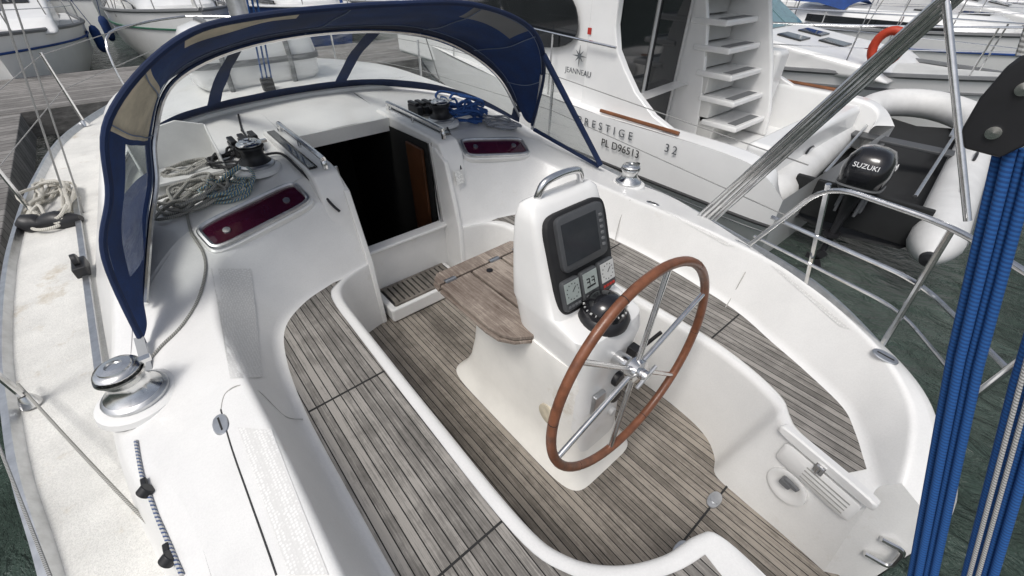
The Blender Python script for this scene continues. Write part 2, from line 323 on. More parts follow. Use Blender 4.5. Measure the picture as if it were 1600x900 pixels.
for d in (D6p,D6s):
    t=MB();pp=cr(d,5);rows=[]
    s=-1 if d is D6p else 1
    for q in pp:
        rows.append([q+V((s*.012,0,-.03)),q+V((s*.012,0,.035)),q+V((-s*.012,0,.04)),q+V((-s*.03,0,.0))])
    t.grid(rows);t.build('toe_rail',ALU,yacht,30)
# cabin roof
ra=Wif[:7]
rb=[(-1.05,2.2,.80),(-1.05,2.5,.83),(-1.02,3,.89),(-.98,3.6,.945),(-.9,4.5,.96),(-.68,5.6,.86),(-.3,6.25,.68)]
rc=[(-.78,2.24,.845),(-.77,2.5,.87),(-.75,3,.915),(-.72,3.6,.965),(-.65,4.5,.985),(-.5,5.6,.88),(-.2,6.25,.69)]
rd=[(-.34,2.28,.92),(-.34,2.5,.925),(-.34,3,.94),(-.34,3.6,.985),(-.3,4.5,1.01),(-.22,5.6,.89),(-.1,6.25,.7)]
re=[(-.34,2.78,.935),(-.34,3.0,.942),(-.34,3.3,.96),(-.34,3.6,.985),(-.3,4.5,1.01),(-.22,5.6,.89),(-.1,6.25,.7)]
r0=[(0,p[1],p[2]+.012) for p in re]
rf=MB()
rf.grid(loft([ra,rb,rc,rd],[0,.1,.1,0]));rf.grid(loft([mir(ra),mir(rb),mir(rc),mir(rd)],[0,.1,.1,0]));rf.grid(loft([re,r0,mir(re)],[0,.1,0]))
rf.box((0,2.79,.90),(.30,.02,.042));rf.build('cabin_roof',GEL,yacht,50,bvh=True)
m=MB();m.tube(cr([(-1.26,2.3,.735),(-1.22,2.62,.79),(-1.15,3.0,.865),(-.96,3.28,.935),(-.6,3.43,.972),(0,3.47,.99),(.6,3.43,.972),(.96,3.28,.935),(1.15,3.0,.865),(1.22,2.62,.79)],8),.022,8);m.build('hood_coaming',GELS,yacht)
# companionway
for s in(-1,1):
    m=MB();m.prism([(s*.44,a,b) for a,b in((2.03,.45),(2.09,.72),(2.12,.86),(2.17,.935),(2.26,.95),(2.97,.958),(2.97,.80),(2.4,.78))],(-s*.14,0,0));m.build('hatch_slide',GELS,yacht,bevel=.018)
    m=MB();m.box((s*.405,2.56,.957),(.022,.34,.006),(X,V((0,1,.01)),Z));m.build('smoked_panel',GLASSD,yacht,bevel=.003)
    m=MB();m.prism([(s*.32,a,b) for a,b in((1.99,-.02),(2.0,.44),(2.10,.84),(2.2,.9),(2.27,.9),(2.27,-.02))],(-s*.03,0,0));m.build('companionway_jamb',GELS,yacht,bevel=.008)
    m=MB();m.tube([(s*.288,2.19,.40),(s*.288,2.25,.92)],.013,6);m.build('companionway_track',ALU,yacht)
    r=MB();r.tube(cr([(s*.355,2.19,.945),(s*.355,2.20,.985),(s*.355,2.25,.998),(s*.355,2.82,1.005),(s*.355,2.87,.995),(s*.355,2.885,.955)],5),.014,8)
    r.tube([(s*.355,2.55,.95),(s*.355,2.55,1.0)],.009,6);r.build('hatch_handrail',STEEL,yacht)
m=MB();m.box((0,2.20,.19),(.30,.025,.205));m.box((0,2.185,.40),(.30,.04,.012));m.build('companionway_sill',GELS,yacht,bevel=.01)
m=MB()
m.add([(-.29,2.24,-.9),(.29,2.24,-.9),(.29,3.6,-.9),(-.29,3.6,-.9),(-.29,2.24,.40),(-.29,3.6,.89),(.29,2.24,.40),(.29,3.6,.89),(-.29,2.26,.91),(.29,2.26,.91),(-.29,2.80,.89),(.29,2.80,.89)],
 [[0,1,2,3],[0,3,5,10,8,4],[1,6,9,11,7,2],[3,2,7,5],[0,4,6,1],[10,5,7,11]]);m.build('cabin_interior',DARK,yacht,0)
m=MB();m.box((.275,2.42,.5),(.008,.10,.36));m.build('interior_door',WOOD3,yacht,bevel=.003)
m=MB();m.box((0,2.06,.055),(.27,.12,.05));st=m.build('companionway_step',GELS,yacht,bevel=.015)
m=MB();m.box((0,2.06,.107),(.235,.095,.003));m.build('grating_base',SEAM,st,0)
m=MB()
for i in range(13): m.box((-.21+.035*i,2.06,.114),(.012,.09,.005))
m.box((0,1.965,.114),(.23,.008,.006));m.box((0,2.155,.114),(.23,.008,.006));m.build('step_grating',GRATE,st,0)
# sole
m=MB();m.add([(-.62,-.45,0.0),(.33,-.45,0.0),(.36,-.15,0),(.62,.2,0),(.62,2.08,0.0),(-.62,2.08,0.0)],[[0,1,2,3,4,5]]);sole=m.build('cockpit_sole',SOLE,yacht,0)
m=MB();m.box((.1,.09,.001),(.24,.004,.0025));m.build('sole_seam',SEAM,sole,0)
for x,y in((.24,.095),(-.04,.078)):
    m=MB();m.stack([(x,y,.002,.045,.026),(x,y,.008,.043,.024)],2.2,20);m.lathe([(.018,.0085),(.018,.0105),(.008,.0105),(.0,.0105)],(x,y,0));m.build('lifting_ring',ALU,sole)
# seat teak
def seatteak(A,B,i0,i1,ina,inb,name):
    a=cr(A,6);b=cr(B,6);rows=[]
    for j in range(int(round(i0*6)),int(round(i1*6))+1):
        p=a[j].copy();q=b[j].copy();p.z=q.z=.4435;d=(q-p);l=d.length;d=d/max(l,1e-6)
        ia=min(ina,l*.3);ib=min(inb,l*.2)
        p2=p+d*ia;q2=q-d*ib;rows.append([p2+(q2-p2)*(k/8) for k in range(9)])
    m=MB();m.grid(rows)
    return m.build(name,TEAK,yacht,0)
ps=seatteak(R1,R2,.25,10.2,.052,.030,'seat_planking');ss=seatteak(S1,S2,.67,12.0,.040,.018,'seat_planking')
for x0,x1,y,par in((-.935,-.62,.46,ps),(-.93,-.615,1.236,ps),(.615,.87,.46,ss),(.605,.935,1.236,ss)):
    m=MB();m.box(((x0+x1)/2,y,.4445),((x1-x0)/2,.0035,.0015));m.build('seat_seam',SEAM,par,0)
# ---- surface picking
def bvh():
    vs=[];fs=[]
    for v,f in BVH:
        o=len(vs);vs+=v;fs+=[[o+k for k in q] for q in f]
    return BVHTree.FromPolygons(vs,fs)
TREE=bvh()
def hit(px,py,off=0.0):
    h=TREE.ray_cast(CAM,ray(px,py).normalized())
    if h[0] is None: return P(px,py,.4)
    n=h[1]
    if n.dot(ray(px,py))>0:n=-n
    return h[0]+n*off
def drop(x,y,off=0):
    h=TREE.ray_cast(V((x,y,3)),V((0,0,-1)));return V((x,y,(h[0].z if h[0] else .4)+off))
def nrm(px,py):
    h=TREE.ray_cast(CAM,ray(px,py).normalized());n=h[1] if h[1] else Z
    return -n if n.dot(ray(px,py))>0 else n
def surf_tube(px,r,name,m,parent,off=None,per=6,seg=7):
    t=MB();t.tube(cr([hit(a,b,r*.8 if off is None else off) for a,b in px],per),r,seg);return t.build(name,m,parent)
def patch(q,nu,nv):
    rows=[]
    for i in range(nu+1):
        r=[]
        for j in range(nv+1):
            s=i/nu;t=j/nv
            a=[(q[0][k]*(1-s)+q[3][k]*s)*(1-t)+(q[1][k]*(1-s)+q[2][k]*s)*t for k in(0,1)]
            r.append(hit(a[0],a[1],.0016))
        rows.append(r)
    m=MB();m.grid(rows);m.build('non_slip_patch',NSK,yacht,60)
patch([(372,668),(424,672),(514,899),(452,899)],16,6)
patch([(330,420),(392,420),(410,590),(360,592)],12,5)
patch([(1030,326),(1050,330),(1150,386),(1135,384)],10,3)
patch([(1205,415),(1222,424),(1330,515),(1312,510)],10,3)
surf_tube([(345,640),(352,615),(375,602),(405,612),(445,650),(473,655)],.0016,'locker_seam',GROOVE,yacht,0)
surf_tube([(345,640),(362,700),(390,780),(415,850),(432,899)],.0024,'locker_seam',RUBB,yacht,0)
surf_tube([(1185,395),(1165,425),(1140,470),(1120,500)],.0022,'locker_seam',GROOVE,yacht,0)
surf_tube([(985,312),(970,340),(960,380)],.0022,'locker_seam',GROOVE,yacht,0)
for a,b in((345,663),(1020,318),(1160,381),(1383,557)):
    n=nrm(a,b);o=hit(a,b);u=Y-n*Y.dot(n);u.normalize();M=frame(o,u,n.cross(u))
    m=MB();m.stack([(0,0,.0,.043,.024),(0,0,.004,.040,.021)],2.2,22);c=m.build('deck_vent',ALU,yacht,xf=M)
    m=MB();m.box((0,0,.0045),(.028,.0025,.0008));m.build('vent_slot',SEAM,c,0,xf=M)
# cabin windows
for s in(-1,1):
    if s<0:q=[hit(493,318),hit(343,398),hit(300,362),hit(458,287)]
    else:q=[hit(728,251),hit(828,246),hit(812,219),hit(714,221)]
    c=sum(q,V((0,0,0)))/4;u=((q[0]-q[1])+(q[3]-q[2])).normalized();v=((q[3]-q[0])+(q[2]-q[1]));v=(v-u*v.dot(u)).normalized();n=u.cross(v)
    if n.z<0:n=-n
    M=frame(c+n*.010,u,n.cross(u));hx=((q[0]-q[1]).length+(q[3]-q[2]).length)/4;hy=((q[3]-q[0]).length+(q[2]-q[1]).length)/4*.98
    m=MB();m.stack([(0,0,-.02,hx+.014,hy+.014),(0,0,.004,hx+.012,hy+.012),(0,0,.008,hx+.004,hy+.004)],6,44);f=m.build('cabin_window',GELS,yacht,50,xf=M)
    m=MB();ring=[]
    for k in range(60):
        a=2*math.pi*k/60;cc=math.cos(a);dd=math.sin(a);ring.append(V(((hx-.008)*math.copysign(abs(cc)**(2/6),cc),(hy-.008)*math.copysign(abs(dd)**(2/6),dd),.012)))
    m.tube(ring,.013,8,closed=True);m.build('window_frame',ALU,f,xf=M)
    m=MB();m.stack([(0,0,.004,hx-.018,hy-.018),(0,0,.0115,hx-.018,hy-.018),(0,0,.012,hx-.021,hy-.021)],6,44);m.build('window_glass',MAROON,f,50,xf=M)
    for k in(-.6,.6):
        m=MB();m.lathe([(.016,.0),(.016,.006),(.0,.007)],(k*hx,-.1*hy,.0125));m.build('window_handle',ALU,f,xf=M)
# winches
def winch(loc,sc_,dark):
    p=part_empty('winch',yacht);p.location=loc;p.scale=(sc_,)*3
    m=MB();m.lathe([(.125,-.02),(.12,.0),(.10,.008),(0,.008)],(0,0,0));m.build('winch_pad',GELS,p)
    m=MB();m.lathe([(.09,.006),(.094,.012),(.094,.022),(.086,.03),(.082,.032)],(0,0,0));m.build('winch_base',ALU,p)
    m=MB();m.lathe([(.082,.032),(.078,.036),(.060,.055),(.055,.075),(.056,.09),(.066,.108),(.070,.114),(.068,.12)],(0,0,0),seg=32);m.build('winch_drum',BLK if dark else CHROME,p)
    m=MB();m.lathe([(.05,.12),(.062,.124),(.064,.132),(.058,.14),(.046,.143),(.044,.148),(.024,.152),(.022,.146),(.0,.146)],(0,0,0))
    m.box((.06,.0,.130),(.03,.012,.007));m.build('self_tailer',CHROME,p);return p
winch(drop(-1.35,1.5,.02),1.0,False);winch(drop(1.30,1.50,.012),.88,False)
winch(drop(-.60,2.52,.02),.95,True);winch(drop(.57,2.55,.02),.95,True)
# ---- steering pedestal
ped=MB();ped.stack([(0,.95,0,.215,.47),(0,.95,.02,.205,.455),(0,.95,.06,.178,.42),(0,.94,.16,.160,.385),(0,.93,.3,.152,.36),(0,.92,.5,.150,.34),(0,.92,.60,.158,.33),(0,.92,.635,.155,.32)],7,56)
pb=ped.build('steering_pedestal',CREAM,yacht,40)
prof=[(.545,.95,.06,.150),(.56,.95,.30,.145),(.572,.95,.55,.142),(.562,.955,.66,.150),(.555,.965,.74,.163),(.575,.97,.79,.170),(.705,.972,.815,.172),(.755,.972,.92,.172),(.80,.97,1.04,.170),(.835,.965,1.13,.166),(.86,.95,1.18,.155),(.885,.925,1.195,.135)]
bm=MB();rows=[]
for y0,y1,z,hw in prof:
    cy=(y0+y1)/2;hy=(y1-y0)/2;row=[]
    for k in range(48):
        a=2*math.pi*k/48;c=math.cos(a);d=math.sin(a);row.append(V((hw*math.copysign(abs(c)**.36,c),cy+hy*math.copysign(abs(d)**.36,d),z)))
    rows.append(row)
bm.grid(rows,True);bm.f.append(list(range((len(prof)-1)*48,len(prof)*48)));bm.uv.append(None)
bm.build('binnacle',GELS,pb,50)
UW=V((0,.333,.943)).normalized();NW=V((0,-.943,.333)).normalized();PC=V((0,.785,.995))+NW*.010
MP=frame(PC,X,UW)
m=MB();m.stack([(0,-.005,-.03,.145,.180),(0,-.005,.002,.145,.180),(0,-.005,.005,.142,.177)],7,40);m.build('instrument_panel',PANEL,pb,50,xf=MP)
m=MB();m.stack([(.0,.068,.002,.112,.096),(.0,.068,.020,.112,.096),(.0,.068,.024,.107,.091)],9,40);m.build('chart_plotter',BEZ,pb,50,xf=MP)
m=MB();m.box((-.014,.070,.0245),(.083,.070,.001));m.build('plotter_screen',SCREEN,pb,0,xf=MP)
m=MB()
for k in range(6): m.stack([(.089,.118-.021*k,.024,.008,.006),(.089,.118-.021*k,.0275,.007,.005)],3,12)
m.build('plotter_button',GREYP,pb,xf=MP)
for i,(gx,gm) in enumerate(((-.091,LCD),(0,LCD),(.091,DIALW))):
    m=MB();m.stack([(gx,-.106,.002,.042,.056),(gx,-.106,.018,.042,.056),(gx,-.106,.022,.038,.052)],8,36);g=m.build('instrument_gauge',BEZ,pb,50,xf=MP)
    m=MB();m.box((gx,-.094,.0225),(.035,.036,.001));m.build('gauge_face',gm,g,0,xf=MP)
    m=MB()
    if i==1:
        for dx in(-.013,.011):
            m.box((gx+dx,-.094,.0242),(.007,.0018,.0004));m.box((gx+dx,-.082,.0242),(.007,.0018,.0004));m.box((gx+dx+.007,-.088,.0242),(.0018,.006,.0004));m.box((gx+dx+.007,-.100,.0242),(.0018,.006,.0004))
        m.box((gx,-.112,.0242),(.022,.003,.0004))
    else:
        for k in range(12):
            a=k*math.pi/6;m.box((gx+.028*math.cos(a),-.094+.028*math.sin(a),.0242),(.0018,.0018,.0004))
        m.box((gx+.007,-.088,.0244),(.012,.0012,.0004),(V((.7,.7,0)),V((-.7,.7,0)),Z))
    m.build('gauge_marking',TXTK,g,0,xf=MP)
    m=MB()
    for k in range(4):m.box((gx-.024+.016*k,-.146,.0225),(.006,.0045,.0015))
    m.build('gauge_button',RED if i==2 else GREYP,g,0,xf=MP)
# compass
m=MB();m.lathe([(.090,-.012),(.093,.014),(.083,.030),(.078,.034)],(0,.645,.80));c=m.build('compass',BLK,pb)
m=MB();m.lathe([(.078,.032),(.074,.058),(.058,.082),(.034,.096),(0,.101)],(0,.645,.80));m.build('compass_dome',BLKG,c)
m=MB()
for k in range(24):
    a=2*math.pi*k/24;u=V((math.cos(a),math.sin(a),0));m.box(V((0,.645,.858))+u*.0738,(.004,.0015 if k%3 else .0035,.0025),(u,V((-u.y,u.x,0)),Z))
m.build('compass_marking',LGREY,c,0)
m=MB();m.tube(cr([(-.10,.92,1.15),(-.10,.905,1.20),(-.08,.90,1.24),(-.03,.897,1.253),(.03,.897,1.253),(.08,.90,1.24),(.10,.905,1.20),(.10,.92,1.15)],5),.013,10);m.build('pedestal_handrail',STEEL,pb)
m=MB();m.lathe([(.055,.0),(.055,.006),(.047,.009),(.0,.009)],(-.151,.72,.28),-X);m.build('inspection_plate',BEIGE,pb)
for z,mm,r in((.50,BLK,.033),(.40,BLK,.033),(.30,LGREY,.02)):
    m=MB();m.lathe([(r,-.02),(r,.008),(r*.85,.014),(0,.016)],(.055,.566-(.6-z)*.03,z),-Y);m.build('switch_dial',mm,pb)
m=MB();m.box((.09,.545,.62),(.02,.02,.05));m.tube([(.12,.53,.66),(.17,.50,.73)],.008,8);m.build('throttle_lever',BLK,pb,bevel=.004)
m=MB();m.box((-.06,.558,.45),(.03,.010,.055));m.build('control_plate',ALU,pb,bevel=.004)
# wheel
HUB=V((0,.475,.672));RW=.414
wn=V((0,1,-.04)).normalized();wu=X.copy();wv=wn.cross(wu)*-1
if wv.z<0:wv=-wv
m=MB();m.tube([HUB+(wu*math.cos(2*math.pi*k/72)+wv*math.sin(2*math.pi*k/72))*RW for k in range(72)],.0163,12,closed=True);wheel=m.build('steering_wheel',WOOD,yacht)
for k in range(6):
    a=math.radians(21+60*k);d=wu*math.cos(a)+wv*math.sin(a)
    m=MB();m.tube([HUB+d*.03,HUB+d*(RW-.01)],.0100,10);m.build('wheel_spoke',STEEL,wheel)
m=MB();m.lathe([(.0,-.05),(.018,-.05),(.022,-.04),(.022,-.025),(.045,-.02),(.045,.015),(.03,.03),(.028,.1)],HUB,wn);m.build('wheel_hub',STEEL,wheel)
m=MB();m.tube([HUB+V((0,-.045,0))+wu*.05+wv*.02,HUB+V((0,-.045,0))-wu*.05-wv*.02],.007,8);m.build('hub_knob',ALU,wheel)
for k in range(6):
    a=math.radians(51+60*k);d=wu*math.cos(a)+wv*math.sin(a);t=wv*math.cos(a)-wu*math.sin(a)
    m=MB();m.tube([HUB+d*RW-t*.0012,HUB+d*RW+t*.0012],.0167,12);m.build('rim_joint',SEAM,wheel)
# table
tb=part_empty('cockpit_table',yacht)
def plank(poly_,nm='table_board',z=.642,th=.018):
    m=MB();m.prism([(a,b,z) for a,b in poly_],(0,0,th));return m.build(nm,TABLE,tb,bevel=.004)
for zz,ex in((.642,0),(.618,.008)):
    nm='table_board' if ex==0 else 'table_leaf'
    plank([(-.094,.83),(-.16,.84),(-.215,.875),(-.245-ex,.93),(-.255-ex,1.0),(-.255-ex,1.33),(-.094,1.33)],nm,zz);plank([(.094,.83),(.16,.84),(.215,.875),(.245,.93),(.255,1.0),(.255,1.33),(.094,1.33)],nm,zz)
    plank([(-.082,.83),(.082,.83),(.082,1.33),(-.082,1.33)],nm,zz);plank([(-.255-ex,1.341),(.255,1.341),(.25,1.39),(.22,1.42),(-.22,1.42),(-.25-ex,1.39)],nm,zz)
for x,y in((-.2,1.335),(.2,1.335),(-.12,.87),(.05,1.335)):
    m=MB();m.box((x,y,.662),(.028,.014,.002));m.tube([(x-.028,y,.665),(x+.028,y,.665)],.005,6);m.build('table_hinge',ALU,tb)
m=MB();m.lathe([(.015,0),(.015,.004),(0,.004)],(-.02,1.28,.660));m.build('table_plug',BLK,tb)
# seat end locker details (starboard)
a=V((.376,.03,.40));b=V((.318,-.25,.40));u=(b-a).normalized();n=V((u.y,-u.x,0)).normalized()
if n.x>0:n=-n
MPn=frame((a+b)/2,u,Z+n*-.08)
m=MB();m.stack([(0,.043,-.02,.165,.020),(0,.043,.008,.168,.022),(0,.043,.014,.160,.016)],5,40);lid=m.build('locker_lid',GELS,yacht,xf=MPn)
m=MB();m.stack([(.01,-.040,-.02,.135,.050),(.01,-.040,.006,.135,.050),(.01,-.040,.009,.131,.046)],8,40);lv=m.build('vent_panel',GELS,yacht,xf=MPn)
m=MB()
for k in range(4):m.box((.045,-.070+.018*k,.0092),(.075,.0028,.001))
m.build('vent_slot',GROOVE,lv,0,xf=MPn)
m=MB();m.box((.0,.022,.014),(.016,.020,.005));m.tube([(-.012,.032,.02),(.012,.032,.02)],.005,6);m.tube([(0,.037,.02),(0,.005,.024)],.005,6);m.build('latch',STEEL,lv,xf=MPn)
m=MB();m.lathe([(.072,-.01),(.072,.006),(.062,.009),(.048,.004),(.0,.003)],(-.04,-.165,0));so=m.build('shower_pocket',GELS,yacht,xf=MPn)
m=MB();m.stack([(-.045,-.135,.003,.022,.013),(-.045,-.135,.032,.020,.011)],4,20);m.stack([(-.03,-.120,.018,.028,.010),(-.03,-.120,.030,.026,.008)],4,20);m.build('shower_plug',GREYP,so,xf=MPn)
m=MB();m.tube(poly([(.345,-.345,.30),(.37,-.41,.29),(.36,-.42,.19),(.335,-.345,.20)],.025),.009,8);m.build('boarding_handle',STEEL,yacht)
# ------------------------------------------------------------------ sprayhood
HA=[(-1.30,1.75,.66),(-1.25,1.78,1.01),(-1.15,1.8,1.20),(-1.05,1.82,1.417),(-.80,1.85,1.596),(-.54,1.85,1.65),(0,1.87,1.66),(.40,1.85,1.635),(.80,1.92,1.50),(1.0,2.03,1.26),(1.17,2.3,.85)]
HM=[(-1.25,1.90,.74),(-1.12,2.18,.92),(-1.03,2.29,1.05),(-.955,2.35,1.22),(-.80,2.42,1.40),(-.47,2.5,1.49),(0,2.55,1.51),(.45,2.52,1.47),(.75,2.47,1.36),(1.0,2.43,1.17),(1.17,2.42,.90)]
HB=[(-1.28,1.95,.72),(-1.28,2.3,.74),(-1.24,2.6,.80),(-1.17,3.0,.875),(-.98,3.30,.945),(-.6,3.46,.985),(0,3.50,1.0),(.5,3.46,.985),(.9,3.22,.94),(1.12,2.95,.88),(1.22,2.5,.80)]
def hgrid(A,B,sag,nt=16,per=12,wr=.012):
    a=cr(A,per);b=cr(B,per);rows=[]
    for j in range(len(a)):
        row=[]
        for k in range(nt+1):
            q=a[j].lerp(b[j],k/nt)+V((0,0,-sag*math.sin(math.pi*k/nt)))
            e=math.sin(math.pi*k/nt);row.append(q+noise.noise_vector(q*4.5)*wr*e)
        rows.append(row)
    return rows,per,nt
def hmesh(G,mask,name,m,parent):
    rows,per,nt=G;mm=MB();nc=nt+1;vs=[q for r in rows for q in r];fs=[]
    for i in range(len(rows)-1):
        for j in range(nt):
            if mask((i+.5)/per,(j+.5)/nt):fs.append([i*nc+j,i*nc+j+1,(i+1)*nc+j+1,(i+1)*nc+j])
    used=sorted({k for f in fs for k in f});ix={k:i for i,k in enumerate(used)}
    mm.add([vs[k] for k in used],[[ix[k] for k in f] for f in fs]);return mm.build(name,m,parent,60)
G1=hgrid(HA,HM,.02,wr=.016);G2=hgrid(HM,HB,-.03)
sidew=lambda s,t:.65<s<2.75 and .30<t<.82
beige=lambda s,t:(2.85<s<3.65 and t<.86) or (4.2<s<5.3 and t<.26)
top=lambda s,t:7.0<s<8.0 and .05<t<.3
hood=hmesh(G1,lambda s,t:not sidew(s,t) and not beige(s,t) and not top(s,t),'sprayhood',NAVY,yacht)
hmesh(G1,sidew,'side_window',CLEAR2,hood);hmesh(G1,beige,'chafe_patch',BEIGE,hood);hmesh(G1,top,'chafe_patch',GREYP,hood)
def win(s,t):
    if not .12<t<.875:return 0
    if 2.2<s<4.91:return 1
    if 5.09<s<6.41:return 2
    if 6.59<s<9.75:return 3
    return 0
hmesh(G2,lambda s,t:win(s,t)==0,'hood_border',NAVYD,hood)
for k in(1,2,3):hmesh(G2,lambda s,t:win(s,t)==k,'hood_window',CLEAR,hood)
m=MB();m.tube([V(q)+V((0,0,-.01)) for q in cr(HA,8)],.011,8);m.build('hood_edge',NAVYD,hood)
for ii in (35,43,68,85,98,110):
    m=MB();m.tube([q+V((.002,-.003,-.004)) for q in G1[0][ii]],.0025,5);m.build('hood_seam',THREAD,hood)
for jj in (1,15):
    m=MB();m.tube([r[jj]+V((.0,-.003,-.004)) for r in G1[0][10:116]],.002,5);m.build('hood_seam',THREAD,hood)
m=MB();m.tube([V(q)*1.0+V((0,.02,-.03)) for q in cr(HM,8)],.011,8);m.build('hood_frame',STEEL,hood)
m=MB();m.tube(cr([(1.0,2.05,1.24),(1.12,2.2,1.0),(1.2,2.33,.80)],6),.012,8);m.build('hood_frame',STEEL,hood)
fl=MB();fl.add([(.92,1.97,1.36),(1.31,1.76,.70),(1.32,1.77,.67),(1.22,2.33,.80),(1.0,2.05,1.26)],[[0,1,2,3,4]]);fl.build('side_window',FLAP,hood,0)
m=MB();m.tube([(.92,1.96,1.36),(1.31,1.75,.68)],.018,8);m.tube([(1.22,2.33,.79),(1.32,1.77,.66)],.014,8);m.build('hood_edge',NAVYD,hood)
m=MB();m.prism([(-1.315,1.755,.68),(-1.285,1.745,.68),(-1.30,1.60,.612),(-1.33,1.61,.612)],(0,0,.004));m.build('hood_strap',GCOV,hood,0)
# ------------------------------------------------------------------ deck hardware
m=MB();m.prism([(-1.53,1.95,.43),(-1.50,1.95,.43),(-1.51,4.2,.45),(-1.54,4.2,.45)],(0,0,.018));m.build('genoa_track',ALU,yacht,bevel=.004)
m=MB();m.box((-1.525,2.9,.475),(.03,.07,.03));m.lathe([(.035,-.012),(.035,.012),(0,.012)],(-1.525,2.9,.52),X);m.build('genoa_car',BLK,yacht,bevel=.008)
def stanchion(x,y,z,top=.62):
    m=MB();m.tube([(x,y,z),(x*1.01,y,z+top)],.0125,8);m.lathe([(.035,0),(.03,.02),(.016,.05)],(x,y,z));m.build('stanchion',STEEL,yacht)
SP=[(-1.74,2.0,.41),(-1.74,3.9,.43),(-1.38,5.8,.48)]
SS=[(1.80,2.75,.41),(1.66,4.7,.44),(1.25,6.1,.48)]
for s in SP+SS: stanchion(*s)
for L_,e in((SP,-1),(SS,1)):
    for hz in(.60,.32):
        m=MB();m.tube([(a[0]*1.01,a[1],a[2]+hz) for a in [(e*1.45,.6,.40)]+L_+[(e*.5,7.1,.55)]],.0035,6);m.build('lifeline',WIRE,yacht)
for s in (-1,1):
    m=MB();m.tube(cr([(s*.95,6.6,.5),(s*.9,6.75,1.05),(s*.5,7.3,1.12),(0,7.55,1.14)],5),.0125,8);m.build('bow_pulpit',STEEL,yacht)
for q,r in (((1.58,4.0,.43),.006),((-1.58,4.0,.43),.006),((-1.50,3.75,.43),.005)):
    m=MB();m.tube([q,(q[0]*.03,4.6,7.0)],r,6);m.build('shroud',WIRE,yacht)
# pushpit
m=MB()
m.tube(poly([(1.43,.74,.42),(1.30,.45,1.0),(1.25,-.01,1.0),(.93,-.38,1.0),(.90,-.33,.42)],.13,7),.0125,10);pu=m.build('pushpit',STEEL,yacht)
for q,r in ((poly([(1.39,.64,.72),(1.296,-.04,.72),(.92,-.37,.72)],.13,7),.0105),(poly([(1.41,.69,.57),(1.31,-.03,.56),(.92,-.36,.56)],.13,7),.0085),([(1.25,-.01,1.0),(1.17,-.06,.41)],.0125),([(1.30,.45,1.0),(1.44,.36,.42)],.0125)):
    m=MB();m.tube(q,r,8);m.build('pushpit_rail',STEEL,pu)
ap=PX(1478,2,1.45)
pbase=P(1512,345,1.0)
m=MB();m.tube([pbase,ap+(ap-pbase)*.2],.013,10);m.build('support_pole',STEEL,yacht)
for k,r in ((-.045,.006),(-.022,.011),(.004,.012),(.030,.007),(.050,.010)):
    o=Rv*k;m=MB();m.tube([V((1.30,.95,.60))+o*1.3,ap+o*.9+(ap-V((1.30,.95,.60)))*.08],r,8);m.build('support_strut',STEEL,yacht)
# backstay and tackle
B1=V((0.0,.000,1.565));B1b=V((0,-.50,.25));dv=(B1b-B1)
bk=MB()
for s in(-1,1):
    pr_=[V((s*.022,.022+a*1.1,1.645+b)) for a,b in((-.012,.075),(.016,.078),(.030,.055),(.036,.01),(.034,-.035),(.020,-.060),(-.020,-.062),(-.036,-.035),(-.038,.0),(-.028,.045))]
    bk.prism(pr_,(s*.009,0,0))
bk=bk.build('backstay_block',BLK,yacht,bevel=.005)
for zz in(1.675,1.615):
    m=MB();m.lathe([(.024,-.017),(.020,0),(.024,.017)],(0,.024,zz),X);m.build('block_sheave',GREYP,bk)
    m=MB();m.lathe([(.009,0),(.009,.004),(0,.005)],(-.031,.024,zz),-X);m.build('block_bolt',STEEL,bk)
m=MB();m.box((-.0318,.022,1.707),(.001,.009,.006));m.build('block_mark',LGREY,bk,0)
for dx,dy in((.006,.010),(-.006,-.003),(.004,-.017),(-.004,-.029),(.004,-.078),(-.006,-.091),(.006,-.104),(-.002,-.116)):
    m=MB();o=V((dx,dy,0));m.tube([B1+o+V((0,0,.03)),B1+o+dv*.25,B1+o+dv*.6,B1b+o],.0073,10);m.build('tackle_rope',RBLUE,yacht)
m=MB();m.tube([V((.0,.27,2.5)),V((0,.050,1.71))],.006,8);m.build('backstay_wire',WIRE,yacht)
for dx,dy in((-.03,-.05),(-.02,-.062)):
    m=MB();m.tube([V((dx,dy,1.66)),V((dx,dy-.52,.28))],.0035,8);m.build('backstay_wire',WIRE,yacht)
# halyard tray and clutches on cabin top
m=MB();tc=drop(-.90,2.74)
m.prism([tc+V((-.17,.10,0)),tc+V((.17,.10,0)),tc+V((.18,.12,.20)),tc+V((.06,.125,.24)),tc+V((-.18,.12,.20))],(0,.012,0))
for s in(-1,1):m.prism([tc+V((s*.165,-.12,.0)),tc+V((s*.165,.11,.0)),tc+V((s*.175,.12,.20)),tc+V((s*.17,.03,.15)),tc+V((s*.165,-.10,.11))],(s*.010,0,0))
m.box(tc+V((0,-.01,.02)),(.16,.11,.008));m.build('rope_tray',TRAY,yacht,bevel=.004)
for s in(-1,1):
    for k in range(3):
        c=drop(s*(.52+.055*k),2.80,.03);m=MB();m.box(c,(.02,.07,.03));m.box(c+V((0,.02,.04)),(.016,.055,.01));m.build('rope_clutch',BLK,yacht,bevel=.006)
m=MB();m.box((.37,2.073,.74),(.028,.002,.04),(X,V((0,.26,1)).normalized().cross(X),V((0,.26,1)).normalized()));m.build('paper_sticker',STKR,yacht,0)
m=MB();m.tube([(0,4.6,1.0),(0,4.6,12)],.075,16);m.build('mast',ALU,yacht)
m=MB();m.tube([(0,4.5,1.95),(0,1.0,2.55)],.06,14);m.build('boom',ALU,yacht)
for dx in(-.03,0,.03):
    m=MB();m.tube([(-.15+dx,3.75,1.02),(-.05+dx,3.6,2.1)],.006,7);m.build('mainsheet',RBLUE,yacht)
